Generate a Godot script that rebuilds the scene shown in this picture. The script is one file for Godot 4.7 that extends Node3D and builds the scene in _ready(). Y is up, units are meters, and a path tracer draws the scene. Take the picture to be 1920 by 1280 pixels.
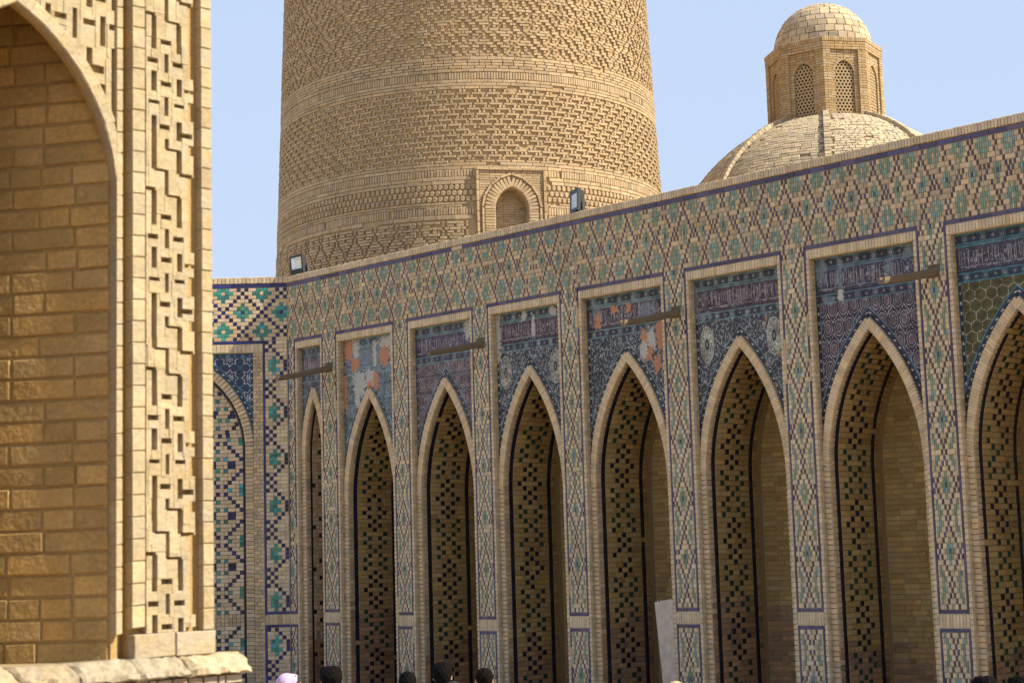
extends Node3D
# A tiled courtyard arcade in shade, a brick minaret and a domed lantern behind it, a sunlit relief pier close on one side.

const EYE := 2.6                 # camera height above the courtyard
const WALL_ANGLE := 0.7746       # plan angle of the arcade
const TOP := 7.842               # arcade parapet
const FRAME := 6.681             # top of the bay frames
const BREAK := 1.845             # band that divides the pilasters
const SPRING := 3.75
const APEX := 5.50
const RECESS := 0.11             # panel set back behind the frame
const DEPTH := 1.28              # niche depth behind the panel

var rng := RandomNumberGenerator.new()
var cam: Camera3D
var palettes := {}
var materials := {}
var pools := {}
var unit_meshes := {}
var taken := {}
var grain: ImageTexture
var relief: ImageTexture
var blotch: ImageTexture
var weathered: ImageTexture
var patchy := FastNoiseLite.new()

# ------------------------------------------------------------------ set-up
func _ready() -> void:
	rng.seed = 4711
	cam = Camera3D.new()
	cam.name = "camera"
	add_child(cam)
	cam.position = Vector3(0, EYE, 0)
	cam.rotation = Vector3(0.1306, 0, -0.0289)
	cam.near = 0.1
	cam.far = 4000.0
	var lens := CameraAttributesPhysical.new()
	lens.frustum_focal_length = 59.54
	lens.frustum_focus_distance = 25.0
	lens.frustum_near = 0.1
	lens.frustum_far = 4000.0
	lens.exposure_aperture = 6.0
	cam.attributes = lens
	cam.fov = 22.79
	cam.current = true

	var env := Environment.new()
	env.background_mode = Environment.BG_SKY
	var sky := Sky.new()
	var sm := ProceduralSkyMaterial.new()
	sm.sky_top_color = Color(0.515, 0.575, 0.67)
	sm.sky_horizon_color = Color(0.565, 0.615, 0.682)
	sm.sky_curve = 0.18
	sm.ground_bottom_color = Color(0.46, 0.41, 0.33)
	sm.ground_horizon_color = Color(0.55, 0.52, 0.47)
	sm.sun_angle_max = 1.0
	sm.energy_multiplier = 1.0
	sky.sky_material = sm
	env.sky = sky
	env.tonemap_mode = Environment.TONE_MAPPER_LINEAR
	env.tonemap_exposure = 2.35
	env.sdfgi_enabled = true
	env.ssao_enabled = true
	env.ssil_enabled = true
	var we := WorldEnvironment.new()
	we.name = "sky"
	we.environment = env
	add_child(we)

	var sun := DirectionalLight3D.new()
	sun.name = "sun"
	add_child(sun)
	var az := deg_to_rad(76.0)
	var el := deg_to_rad(42.0)
	var s := Vector3(sin(az) * cos(el), sin(el), cos(az) * cos(el))
	sun.look_at_from_position(s * 60.0, Vector3.ZERO, Vector3.UP)
	sun.light_energy = 1.34
	sun.light_color = Color(1.0, 0.945, 0.845)
	sun.light_angular_distance = 0.5
	sun.shadow_enabled = true

	make_textures()
	make_weathered()
	make_palettes()
	make_ground()
	make_arcade()
	make_corner_wall()
	make_minaret()
	make_dome()
	make_pier()
	make_fittings()
	make_people()

# ------------------------------------------------------------------ textures, palettes, materials
func make_textures() -> void:
	var fine := FastNoiseLite.new()
	fine.seed = 11
	fine.noise_type = FastNoiseLite.TYPE_SIMPLEX
	fine.frequency = 0.045
	fine.fractal_octaves = 5
	fine.fractal_gain = 0.62
	var img := fine.get_seamless_image(512, 512)
	img.convert(Image.FORMAT_L8)
	var src := img.get_data()
	var d := PackedByteArray()
	d.resize(512 * 512 * 3)
	for i in 512 * 512:
		var v := src[i] / 255.0
		var g := 0.78 + 0.27 * v
		if v < 0.24:
			g -= 0.07
		g = clampf(g, 0.0, 1.0)
		d[i * 3] = int(255 * g)
		d[i * 3 + 1] = int(255 * clampf(g * 0.995, 0, 1))
		d[i * 3 + 2] = int(255 * clampf(g * 0.97, 0, 1))
	grain = ImageTexture.create_from_image(Image.create_from_data(512, 512, false, Image.FORMAT_RGB8, d))
	var bump := FastNoiseLite.new()
	bump.seed = 5
	bump.frequency = 0.06
	bump.fractal_octaves = 5
	bump.fractal_gain = 0.65
	var bi := bump.get_seamless_image(512, 512)
	bi.convert(Image.FORMAT_RGBA8)
	bi.bump_map_to_normal_map(5.0)
	relief = ImageTexture.create_from_image(bi)
	var wide := FastNoiseLite.new()
	wide.seed = 23
	wide.frequency = 0.012
	wide.fractal_octaves = 6
	wide.fractal_gain = 0.6
	var wi := wide.get_seamless_image(512, 512)
	wi.convert(Image.FORMAT_L8)
	var ws := wi.get_data()
	var wd := PackedByteArray()
	wd.resize(512 * 512 * 3)
	for i in 512 * 512:
		var v := ws[i] / 255.0
		var g := clampf(0.70 + 0.40 * v, 0, 1)
		wd[i * 3] = int(255 * g)
		wd[i * 3 + 1] = int(255 * clampf(g * 0.98, 0, 1))
		wd[i * 3 + 2] = int(255 * clampf(g * (0.90 + 0.1 * v), 0, 1))
	blotch = ImageTexture.create_from_image(Image.create_from_data(512, 512, false, Image.FORMAT_RGB8, wd))

func make_weathered() -> void:
	patchy.seed = 77
	patchy.frequency = 0.9
	patchy.fractal_octaves = 3
	var sets := []
	for q in [[31, 0.006, 5], [32, 0.05, 4], [33, 0.12, 3], [34, 0.010, 5]]:
		var f := FastNoiseLite.new()
		f.seed = q[0]
		f.frequency = q[1]
		f.fractal_octaves = q[2]
		f.fractal_gain = 0.6
		var im := f.get_seamless_image(1024, 1024)
		im.convert(Image.FORMAT_L8)
		sets.append(im.get_data())
	var wide: PackedByteArray = sets[0]
	var fine: PackedByteArray = sets[1]
	var pits: PackedByteArray = sets[2]
	var hue: PackedByteArray = sets[3]
	var d := PackedByteArray()
	d.resize(1024 * 1024 * 3)
	for i in 1024 * 1024:
		var g := 0.73 + 0.16 * wide[i] / 255.0 + 0.20 * fine[i] / 255.0
		if pits[i] < 66:
			g -= 0.10
		if fine[i] > 196:
			g += 0.03
		var w := (hue[i] / 255.0 - 0.5)
		d[i * 3] = int(255 * clampf(g * (1.0 + 0.05 * w), 0, 1))
		d[i * 3 + 1] = int(255 * clampf(g, 0, 1))
		d[i * 3 + 2] = int(255 * clampf(g * (1.0 - 0.16 * w), 0, 1))
	weathered = ImageTexture.create_from_image(Image.create_from_data(1024, 1024, false, Image.FORMAT_RGB8, d))

func tones(called: String, base: Vector3, spread: float, count := 7, warm := 0.06) -> void:
	var list: Array[Color] = []
	for i in count:
		var k := 1.0 + spread * (2.0 * i / maxf(1.0, count - 1) - 1.0)
		var w := rng.randf_range(-warm, warm)
		list.append(Color(base.x * k * (1 + w * 0.5), base.y * k, base.z * k * (1 - w)))
	palettes[called] = list

func make_palettes() -> void:
	tones("buff", Vector3(0.54, 0.405, 0.25), 0.24, 9, 0.10)
	tones("cream", Vector3(0.60, 0.475, 0.315), 0.16, 8, 0.10)
	tones("rim", Vector3(0.60, 0.465, 0.305), 0.14, 7, 0.10)
	tones("jamb", Vector3(0.52, 0.375, 0.21), 0.22, 7, 0.12)  # reveals: browner brick, with part of their shade put into the tone
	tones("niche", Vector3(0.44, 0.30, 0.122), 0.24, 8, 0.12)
	tones("minaret", Vector3(0.48, 0.355, 0.215), 0.17, 8, 0.08)
	tones("pier", Vector3(0.45, 0.365, 0.225), 0.12, 8, 0.08)
	tones("orange_bounce_brick", Vector3(0.47, 0.305, 0.115), 0.2, 8, 0.12)  # orange brick hue, with warm bounced light of the niche put into the colour
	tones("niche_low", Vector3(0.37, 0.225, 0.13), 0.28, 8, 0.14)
	tones("dome", Vector3(0.51, 0.415, 0.28), 0.24, 9, 0.10)
	tones("lantern", Vector3(0.47, 0.345, 0.20), 0.22, 9, 0.12)
	tones("stone", Vector3(0.43, 0.36, 0.25), 0.14, 6)
	tones("cobalt_band", Vector3(0.085, 0.072, 0.14), 0.35, 7, 0.2)
	tones("cobalt", Vector3(0.10, 0.078, 0.115), 0.45, 7, 0.25)
	tones("bright_cobalt", Vector3(0.032, 0.034, 0.15), 0.5, 7, 0.2)
	tones("deep_cobalt", Vector3(0.024, 0.023, 0.085), 0.5, 7, 0.2)
	tones("navy", Vector3(0.010, 0.012, 0.032), 0.4, 5, 0.1)
	tones("turquoise", Vector3(0.215, 0.305, 0.25), 0.32, 9, 0.25)
	tones("bright_turquoise", Vector3(0.045, 0.25, 0.235), 0.45, 7, 0.25)
	tones("green", Vector3(0.012, 0.05, 0.032), 0.5, 6, 0.3)
	tones("terracotta", Vector3(0.42, 0.21, 0.10), 0.15, 4)

func finish(m: StandardMaterial3D, family: String) -> void:
	m.uv1_triplanar = true
	m.uv1_world_triplanar = true
	if family == "brick":
		m.albedo_texture = weathered
		m.uv1_scale = Vector3(0.85, 0.85, 0.85)
		m.roughness = 0.93
		m.metallic_specular = 0.25
		m.normal_enabled = true
		m.normal_texture = relief
		m.normal_scale = 0.35
	elif family == "mortar":
		m.albedo_texture = grain
		m.uv1_scale = Vector3(3.7, 3.7, 3.7)
		m.roughness = 0.97
		m.metallic_specular = 0.15
		m.normal_enabled = true
		m.normal_texture = relief
		m.normal_scale = 1.0
	else:
		m.albedo_texture = grain
		m.uv1_scale = Vector3(5.0, 5.0, 5.0)
		m.roughness = 0.42
		m.metallic_specular = 0.4
		m.normal_enabled = true
		m.normal_texture = relief
		m.normal_scale = 0.25

func toned(family: String, c: Color) -> StandardMaterial3D:
	var key := family + str(c)
	if not materials.has(key):
		var m := StandardMaterial3D.new()
		m.albedo_color = c.linear_to_srgb()
		finish(m, family)
		materials[key] = m
	return materials[key]

func vertex_toned(family: String) -> StandardMaterial3D:
	var key := family + "_vertex"
	if not materials.has(key):
		var m := StandardMaterial3D.new()
		m.vertex_color_use_as_albedo = true
		finish(m, family)
		materials[key] = m
	return materials[key]

func plain(c: Color, rough := 0.6, metal := 0.0) -> StandardMaterial3D:
	var key := "plain" + str(c) + str(rough) + str(metal)
	if not materials.has(key):
		var m := StandardMaterial3D.new()
		m.albedo_color = c.linear_to_srgb()
		m.roughness = rough
		m.metallic = metal
		materials[key] = m
	return materials[key]

func mortar(c := Color(0.55, 0.45, 0.32)) -> StandardMaterial3D:
	return toned("mortar", c)

# ------------------------------------------------------------------ mesh building
class Shape:
	var v := PackedVector3Array()
	var n := PackedVector3Array()
	var t := PackedVector2Array()
	var c := PackedColorArray()
	var i := PackedInt32Array()
	var tint := Color(1, 1, 1)
	# corners run counter-clockwise seen from the front
	func quad(a: Vector3, b: Vector3, e: Vector3, d: Vector3) -> void:
		var nn := (b - a).cross(d - a)
		if nn.length_squared() < 1e-14:
			nn = (e - b).cross(d - b)
		nn = nn.normalized()
		var k := v.size()
		v.append_array([a, b, e, d])
		for q in 4:
			n.append(nn)
			c.append(tint)
			t.append(Vector2.ZERO)
		i.append_array([k, k + 2, k + 1, k, k + 3, k + 2])
	func quad_uv(a: Vector3, b: Vector3, e: Vector3, d: Vector3, ta: Vector2, tb: Vector2, te: Vector2, td: Vector2) -> void:
		quad(a, b, e, d)
		var k := t.size() - 4
		t[k] = ta
		t[k + 1] = tb
		t[k + 2] = te
		t[k + 3] = td
	func tri(a: Vector3, b: Vector3, e: Vector3) -> void:
		var nn := (b - a).cross(e - a).normalized()
		var k := v.size()
		v.append_array([a, b, e])
		for q in 3:
			n.append(nn)
			c.append(tint)
			t.append(Vector2.ZERO)
		i.append_array([k, k + 2, k + 1])
	func box(lo: Vector3, hi: Vector3) -> void:
		var p := [lo, Vector3(hi.x, lo.y, lo.z), Vector3(hi.x, hi.y, lo.z), Vector3(lo.x, hi.y, lo.z), Vector3(lo.x, lo.y, hi.z), Vector3(hi.x, lo.y, hi.z), hi, Vector3(lo.x, hi.y, hi.z)]
		quad(p[4], p[5], p[6], p[7])
		quad(p[1], p[0], p[3], p[2])
		quad(p[5], p[1], p[2], p[6])
		quad(p[0], p[4], p[7], p[3])
		quad(p[7], p[6], p[2], p[3])
		quad(p[0], p[1], p[5], p[4])
	# tapered tube with round-ish section
	func tube(a: Vector3, b: Vector3, ra: float, rb: float, sides := 10, caps := true) -> void:
		var z := (b - a).normalized()
		var x := z.cross(Vector3(0.31, 0.9, 0.2)).normalized()
		var y := z.cross(x)
		for k in sides:
			var q0 := TAU * k / sides
			var q1 := TAU * (k + 1) / sides
			var d0 := x * cos(q0) + y * sin(q0)
			var d1 := x * cos(q1) + y * sin(q1)
			quad(a + d0 * ra, a + d1 * ra, b + d1 * rb, b + d0 * rb)
			if caps:
				tri(b, b + d0 * rb, b + d1 * rb)
				tri(a, a + d1 * ra, a + d0 * ra)
	func mesh() -> ArrayMesh:
		var m := ArrayMesh.new()
		var arr := []
		arr.resize(Mesh.ARRAY_MAX)
		arr[Mesh.ARRAY_VERTEX] = v
		arr[Mesh.ARRAY_NORMAL] = n
		arr[Mesh.ARRAY_TEX_UV] = t
		arr[Mesh.ARRAY_COLOR] = c
		arr[Mesh.ARRAY_INDEX] = i
		m.add_surface_from_arrays(Mesh.PRIMITIVE_TRIANGLES, arr)
		return m

func numbered(called: String, parent: Node) -> String:
	var key := str(parent.get_instance_id()) + called
	var k: int = taken.get(key, 0)
	taken[key] = k + 1
	return called if k == 0 else "%s_%03d" % [called, k]

func thing(called: String, label: String, category: String, at := Transform3D.IDENTITY, group := "") -> Node3D:
	var o := Node3D.new()
	o.name = numbered(called, self)
	add_child(o)
	o.transform = at
	o.set_meta("label", label)
	o.set_meta("category", category)
	if group:
		o.set_meta("group", group)
	return o

func part(called: String, shape: Shape, m: Material, parent: Node3D, label := "") -> MeshInstance3D:
	var o := MeshInstance3D.new()
	o.name = numbered(called, parent)
	o.mesh = shape.mesh()
	o.material_override = m
	parent.add_child(o)
	if label:
		o.set_meta("label", label)
	return o

# a chamfered brick of size 1, its face towards +z; a little worn and uneven in three variants
func unit_brick(variant: int, piece := "") -> ArrayMesh:
	var near := piece in ["niche_brick", "border_brick", "base_stone", "plinth_brick"]
	var carved_ := piece == "carved_piece"
	var key := "brick%d%s%s" % [variant, near, carved_]
	if unit_meshes.has(key):
		return unit_meshes[key]
	var r := RandomNumberGenerator.new()
	r.seed = 90 + variant
	var s := Shape.new()
	var bx := 0.035
	var by := 0.10
	var bz := 0.14
	var wob := 0.012 + 0.012 * variant
	if near:
		bx = 0.018
		by = 0.045
		bz = 0.10
	if carved_:
		bx = 0.0
		by = 0.0
		bz = 0.0
		wob = 0.0
	var f: Array[Vector3] = []
	var g: Array[Vector3] = []
	for q in [Vector2(-1, -1), Vector2(1, -1), Vector2(1, 1), Vector2(-1, 1)]:
		var jx := r.randf_range(-wob, wob) * 0.5
		var jy := r.randf_range(-wob, wob) * 1.6
		f.append(Vector3(q.x * (0.5 - bx) + jx, q.y * (0.5 - by) + jy, 0.5))
		g.append(Vector3(q.x * 0.5 + jx * 0.5, q.y * 0.5 + jy * 0.5, 0.5 - bz))
	s.quad(f[0], f[1], f[2], f[3])
	for k in 4:
		var l := (k + 1) % 4
		if not carved_:
			s.quad(g[k], g[l], f[l], f[k])
		s.quad(Vector3(g[k].x, g[k].y, -0.5), Vector3(g[l].x, g[l].y, -0.5), g[l], g[k])
	unit_meshes[key] = s.mesh()
	return unit_meshes[key]

func unit_disc() -> ArrayMesh:
	if not unit_meshes.has("disc"):
		var s := Shape.new()
		for half in [-1.0, 1.0]:
			for k in 8:
				var q0 := PI * k / 8.0
				var q1 := PI * (k + 1) / 8.0
				var a := Vector3(cos(q0) * 0.5, half * (0.02 + sin(q0) * 0.48), 0)
				var b := Vector3(cos(q1) * 0.5, half * (0.02 + sin(q1) * 0.48), 0)
				if half < 0:
					var w := a
					a = b
					b = w
				var up := Vector3(0, 0, 0.5)
				var fa := Vector3(a.x * 0.8, a.y * 0.82 + half * 0.01, 0.5)
				var fb := Vector3(b.x * 0.8, b.y * 0.82 + half * 0.01, 0.5)
				s.quad(a - up, b - up, b + up * 0.6, a + up * 0.6)
				s.quad(a + up * 0.6, b + up * 0.6, fb, fa)
				s.tri(Vector3(0, half * 0.02, 0.5), fa, fb)
		unit_meshes["disc"] = s.mesh()
	return unit_meshes["disc"]

# ------------------------------------------------------------------ pieces: the largest in view become nodes, the rest one copy set per parent
func put(pool: String, parent: Node3D, piece: String, family: String, palette: String, centre: Vector3, size: Vector3, turn := Basis.IDENTITY, spin := 0.0) -> void:
	if not pools.has(pool):
		pools[pool] = {}
	if not pools[pool].has(piece):
		pools[pool][piece] = {"parent": [], "at": [], "tone": [], "family": family}
	var p: Dictionary = pools[pool][piece]
	var list: Array = palettes[palette]
	var b := turn
	if spin != 0.0:
		b = b * Basis(Vector3(0, 0, 1), spin)
	b = b * Basis.from_scale(size)
	p.parent.append(parent)
	p.at.append(Transform3D(b, centre))
	var g := parent.global_transform * centre
	var at := rng.randf() * 0.72 + 0.28 * clampf(0.5 + 0.9 * patchy.get_noise_3dv(g), 0.0, 0.999)
	p.tone.append(list[int(at * list.size())])

func flush(pool: String, limit := 300) -> void:
	if not pools.has(pool):
		return
	var view := cam.global_transform.affine_inverse()
	var ty := tan(deg_to_rad(22.79) / 2.0)
	for piece in pools[pool]:
		var p: Dictionary = pools[pool][piece]
		var count: int = p.at.size()
		var score: Array = []
		for k in count:
			var g: Transform3D = p.parent[k].global_transform * p.at[k]
			var q := view * g.origin
			var sc := 0.0
			if q.z < -0.5 and absf(q.x / -q.z) < ty * 1.52 and absf(q.y / -q.z) < ty * 1.02:
				var facing: float = maxf(0.0, g.basis.z.normalized().dot((cam.global_position - g.origin).normalized()))
				sc = g.basis.x.length() * g.basis.y.length() * facing / (q.z * q.z)
			score.append([sc, k])
		score.sort_custom(func(a, b): return a[0] > b[0] if a[0] != b[0] else a[1] < b[1])
		var rest := {}
		for r in count:
			var k: int = score[r][1]
			if r < limit and score[r][0] > 0.0:
				var o := MeshInstance3D.new()
				o.name = numbered(piece, p.parent[k])
				o.mesh = unit_disc() if piece == "roundel" else unit_brick(k % 3, piece)
				o.material_override = toned(p.family, p.tone[k])
				o.transform = p.at[k]
				p.parent[k].add_child(o)
			else:
				if not rest.has(p.parent[k]):
					rest[p.parent[k]] = []
				rest[p.parent[k]].append(k)
		for par in rest:
			var mm := MultiMesh.new()
			mm.transform_format = MultiMesh.TRANSFORM_3D
			mm.use_colors = true
			mm.mesh = unit_disc() if piece == "roundel" else unit_brick(1, piece)
			mm.instance_count = rest[par].size()
			for q in rest[par].size():
				mm.set_instance_transform(q, p.at[rest[par][q]])
				mm.set_instance_color(q, p.tone[rest[par][q]])
			var o := MultiMeshInstance3D.new()
			o.name = numbered("smaller_" + piece + "s", par)
			o.multimesh = mm
			o.material_override = vertex_toned(p.family)
			o.set_meta("kind", "stuff")
			par.add_child(o)
	pools.erase(pool)

func jit(a: float) -> float:
	return rng.randf_range(-a, a)

# plain courses of brick on a plane: x right, y up, face towards +z of the given frame
func courses(pool: String, parent: Node3D, piece: String, palette: String, x0: float, x1: float, y0: float, y1: float, z: float, length: float, height: float, frame := Transform3D.IDENTITY, half := true, joint := 0.007) -> void:
	var rows := maxi(1, roundi((y1 - y0) / height))
	var h := (y1 - y0) / rows
	for j in rows:
		var x := x0
		var first := true
		while x < x1 - 0.004:
			var l := length
			if half and rng.randf() < 0.33:
				l = length * 0.5
			if first:
				l = length * (0.5 if j % 2 == 1 else 1.0) * rng.randf_range(0.85, 1.0)
				first = false
			l = minf(l, x1 - x)
			if x1 - x - l < 0.03:
				l = x1 - x
			put(pool, parent, piece, "brick", palette, frame * Vector3(x + l / 2, y0 + (j + 0.5) * h + jit(0.001), z - 0.02 + jit(0.0022)), Vector3(l - joint, h - joint, 0.05), frame.basis, jit(0.004))
			x += l

# a course of upright bricks
func soldiers(pool: String, parent: Node3D, piece: String, palette: String, x0: float, x1: float, y0: float, y1: float, z: float, width: float, deep := 0.06, frame := Transform3D.IDENTITY) -> void:
	var count := maxi(1, roundi((x1 - x0) / width))
	var w := (x1 - x0) / count
	for k in count:
		put(pool, parent, piece, "brick", palette, frame * Vector3(x0 + (k + 0.5) * w, (y0 + y1) / 2 + jit(0.002), z - deep / 2 + jit(0.003)), Vector3(w - 0.005, y1 - y0 - 0.005 + jit(0.002), deep), frame.basis, jit(0.012))

# tiles in a line
func band(pool: String, parent: Node3D, palette: String, a: Vector3, b: Vector3, high: float, length: float, deep := 0.03, gaps := 0.0, face := Vector3(0, 0, 1)) -> void:
	var l := a.distance_to(b)
	var count := maxi(1, roundi(l / length))
	var d := (b - a) / l
	var turn := Basis(d, face.cross(d), face)
	for k in count:
		if rng.randf() < gaps:
			put(pool, parent, "brick", "brick", "buff", a + d * (k + 0.5) * l / count - face * deep / 2, Vector3(l / count - 0.004, high - 0.004, deep), turn)
		else:
			put(pool, parent, "band_tile", "glaze", palette, a + d * (k + 0.5) * l / count + face * (jit(0.0015) - deep / 2), Vector3(l / count - 0.004, high - 0.003, deep), turn, jit(0.004))

# patterned brick and tile: cell(i, j) names a palette or "" for brick
func mosaic(pool: String, parent: Node3D, cell: Callable, x0: float, x1: float, y0: float, y1: float, z: float, wide: float, high: float, palette := "buff", longest := 5, joint := 0.006, frame := Transform3D.IDENTITY) -> void:
	var rows := maxi(1, roundi((y1 - y0) / high))
	var cols := maxi(1, roundi((x1 - x0) / wide))
	var h := (y1 - y0) / rows
	var w := (x1 - x0) / cols
	for j in rows:
		var i := 0
		while i < cols:
			var kind: String = cell.call(i, j)
			var run := 1
			if kind == "":
				var most := rng.randi_range(maxi(2, longest - 2), longest)
				while i + run < cols and run < most and cell.call(i + run, j) == "":
					run += 1
			var at := frame * Vector3(x0 + (i + run * 0.5) * w, y0 + (j + 0.5) * h + jit(0.0012), z - 0.02 + jit(0.002))
			var size := Vector3(run * w - joint, h - joint, 0.045)
			if kind == "":
				put(pool, parent, "brick", "brick", palette, at, size, frame.basis, jit(0.006))
			else:
				put(pool, parent, "glazed_tile", "glaze", kind, at, size, frame.basis, jit(0.012))
			i += run

# staggered lozenges with a cross of turquoise at each centre and stepping blue tiles between
func lozenge(i: int, j: int, hy: int, blue: String, teal: String) -> String:
	var x := absi(posmod(i + 6, 12) - 6)
	var y := absi(posmod(j + hy, 2 * hy) - hy)
	if x == 0 and y == 0:
		return blue
	if (x == 0 and y <= 2) or (x == 1 and y <= 1) or (x == 2 and y == 0):
		return teal
	if hy == 6:
		if (x == 4 and y >= 4) or (x == 5 and y >= 3 and y <= 4) or (x == 3 and y == 5):
			return teal
		if (y <= 5 and x + y == 5) or (y == 6 and x == 1) or (x == 6 and y == 1):
			return blue
		return ""
	var p := 6 - x
	var q := hy - y
	if (p == 1 and q <= 2) or (p == 2 and q <= 1) or (p == 3 and q == 0) or (p == 0 and q == 1):
		return teal
	if x + y == 5 or (x == 6 and y == 1):
		return blue
	return ""

func square_lozenge(i: int, j: int) -> String:
	var x := absi(posmod(i + 5, 10) - 5)
	var y := absi(posmod(j + 5, 10) - 5)
	if x + y == 5:
		return "deep_cobalt"
	if x == 0 and y == 0:
		return "deep_cobalt"
	var p := 5 - x
	var q := 5 - y
	if (x == 0 and y <= 2) or (x == 1 and y <= 1) or (x == 2 and y == 0):
		return "bright_turquoise"
	if (p == 0 and q >= 1 and q <= 2) or (p == 1 and q <= 1) or (p == 2 and q == 0):
		return "bright_turquoise"
	return ""

# ------------------------------------------------------------------ pointed arches
class Arch:
	var u: float
	var a: float
	var foot: float
	var spring: float
	var rise: float
	var r: float
	func _init(centre: float, half: float, base: float, springing: float, apex: float) -> void:
		u = centre
		a = half
		foot = base
		spring = springing
		rise = apex - springing
		r = (rise * rise + a * a) / (2.0 * a)
	func jamb() -> float:
		return spring - foot
	func sweep(out := 0.0) -> float:
		return acos((r - a) / (r + out))
	func length(out := 0.0) -> float:
		return jamb() + sweep(out) * r
	# [point, tangent, normal into the opening] at length s along the inner line; side 1 is the left half, -1 the right
	func at(s: float, side: float, out := 0.0) -> Array:
		var p: Vector2
		var t: Vector2
		var n: Vector2
		if s <= jamb():
			p = Vector2(-a - out, foot + s)
			t = Vector2(0, 1)
			n = Vector2(1, 0)
		else:
			var q := (s - jamb()) / r
			n = Vector2(cos(q), -sin(q))
			t = Vector2(sin(q), cos(q))
			p = Vector2(-a + r, spring) - n * (r + out)
		return [Vector2(u + p.x * side, p.y), Vector2(t.x * side, t.y), Vector2(n.x * side, n.y)]
	# distance from the middle line to the curve at height v
	func reach(v: float, out := 0.0) -> float:
		if v <= spring:
			return a + out
		var k := (r + out) * (r + out) - (v - spring) * (v - spring)
		if k <= 0.0:
			return 0.0
		return maxf(0.0, sqrt(k) - (r - a))

# the wall surface round an arch between x0 and x1, up to top, as one sheet
func round_arch(s: Shape, arch: Arch, out: float, x0: float, x1: float, y0: float, y1: float, z: float, steps: int) -> void:
	for k in steps:
		var va := y0 + (y1 - y0) * k / steps
		var vb := y0 + (y1 - y0) * (k + 1) / steps
		var ra := arch.reach(va, out)
		var rb := arch.reach(vb, out)
		var w := x1 - x0
		var h := y1 - y0
		for side in [-1.0, 1.0]:
			var e := x0 if side < 0 else x1
			var a: float = arch.u + side * ra
			var b: float = arch.u + side * rb
			if absf(e - a) < 0.002 and absf(e - b) < 0.002:
				continue
			var p := [Vector3(e, va, z), Vector3(a, va, z), Vector3(b, vb, z), Vector3(e, vb, z)]
			var q := []
			for c in p:
				q.append(Vector2((c.x - x0) / w, 1.0 - (c.y - y0) / h))
			if side < 0:
				s.quad_uv(p[0], p[1], p[2], p[3], q[0], q[1], q[2], q[3])
			else:
				s.quad_uv(p[1], p[0], p[3], p[2], q[1], q[0], q[3], q[2])

func lining(s: Shape, arch: Arch, z0: float, z1: float, out: float, steps: int) -> void:
	for side in [-1.0, 1.0]:
		var total := arch.length(out)
		var prev: Array = []
		for k in steps + 1:
			var sk := arch.jamb() * k / 4.0 if k <= 4 else arch.jamb() + (total - arch.jamb()) * (k - 4) / (steps - 4)
			var f := arch.at(sk, side, out)
			if prev:
				var a: Vector2 = prev[0]
				var b: Vector2 = f[0]
				s.quad(Vector3(a.x, a.y, z0), Vector3(a.x, a.y, z1), Vector3(b.x, b.y, z1), Vector3(b.x, b.y, z0))
			prev = f

# ------------------------------------------------------------------ glazed panels above the arches (flat print on tile)
class Print:
	var w: int
	var h: int
	var d := PackedByteArray()
	func _init(wide: int, high: int) -> void:
		w = wide
		h = high
		d.resize(w * h * 3)
	func dot(x: int, y: int, c: Color, k := 1.0) -> void:
		if x < 0 or y < 0 or x >= w or y >= h:
			return
		var o := (y * w + x) * 3
		d[o] = int(lerpf(d[o], c.r * 255, k))
		d[o + 1] = int(lerpf(d[o + 1], c.g * 255, k))
		d[o + 2] = int(lerpf(d[o + 2], c.b * 255, k))
	func line(a: Vector2, b: Vector2, thick: float, c: Color, k := 0.9) -> void:
		var l := maxf(1.0, a.distance_to(b))
		var steps := int(l * 1.5) + 1
		for q in steps + 1:
			var p := a.lerp(b, float(q) / steps)
			var rr := int(ceil(thick / 2))
			for yy in range(-rr, rr + 1):
				for xx in range(-rr, rr + 1):
					if Vector2(xx, yy).length() <= thick / 2:
						dot(int(p.x) + xx, int(p.y) + yy, c, k)
	func ring(p: Vector2, rx: float, ry: float, thick: float, c: Color, k := 0.9, from := 0.0, to := TAU) -> void:
		var steps := int(maxf(rx, ry) * absf(to - from) * 0.9) + 6
		var prev := p + Vector2(cos(from) * rx, sin(from) * ry)
		for q in range(1, steps + 1):
			var t := from + (to - from) * q / steps
			var cur := p + Vector2(cos(t) * rx, sin(t) * ry)
			line(prev, cur, thick, c, k)
			prev = cur
	func blob(p: Vector2, rx: float, ry: float, c: Color, noise: FastNoiseLite, k := 0.9) -> void:
		for y in range(int(p.y - ry * 1.5), int(p.y + ry * 1.5) + 1):
			for x in range(int(p.x - rx * 1.5), int(p.x + rx * 1.5) + 1):
				var e := Vector2((x - p.x) / rx, (y - p.y) / ry)
				if maxf(absf(e.x), absf(e.y)) * 0.55 + e.length() * 0.45 + noise.get_noise_2d(x * 3.0, y * 3.0) * 0.75 < 0.95:
					dot(x, y, c.lightened(clampf(noise.get_noise_2d(x * 9.0, y * 9.0) * 0.3, 0, 1)), k)
	func texture() -> ImageTexture:
		return ImageTexture.create_from_image(Image.create_from_data(w, h, false, Image.FORMAT_RGB8, d))

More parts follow.
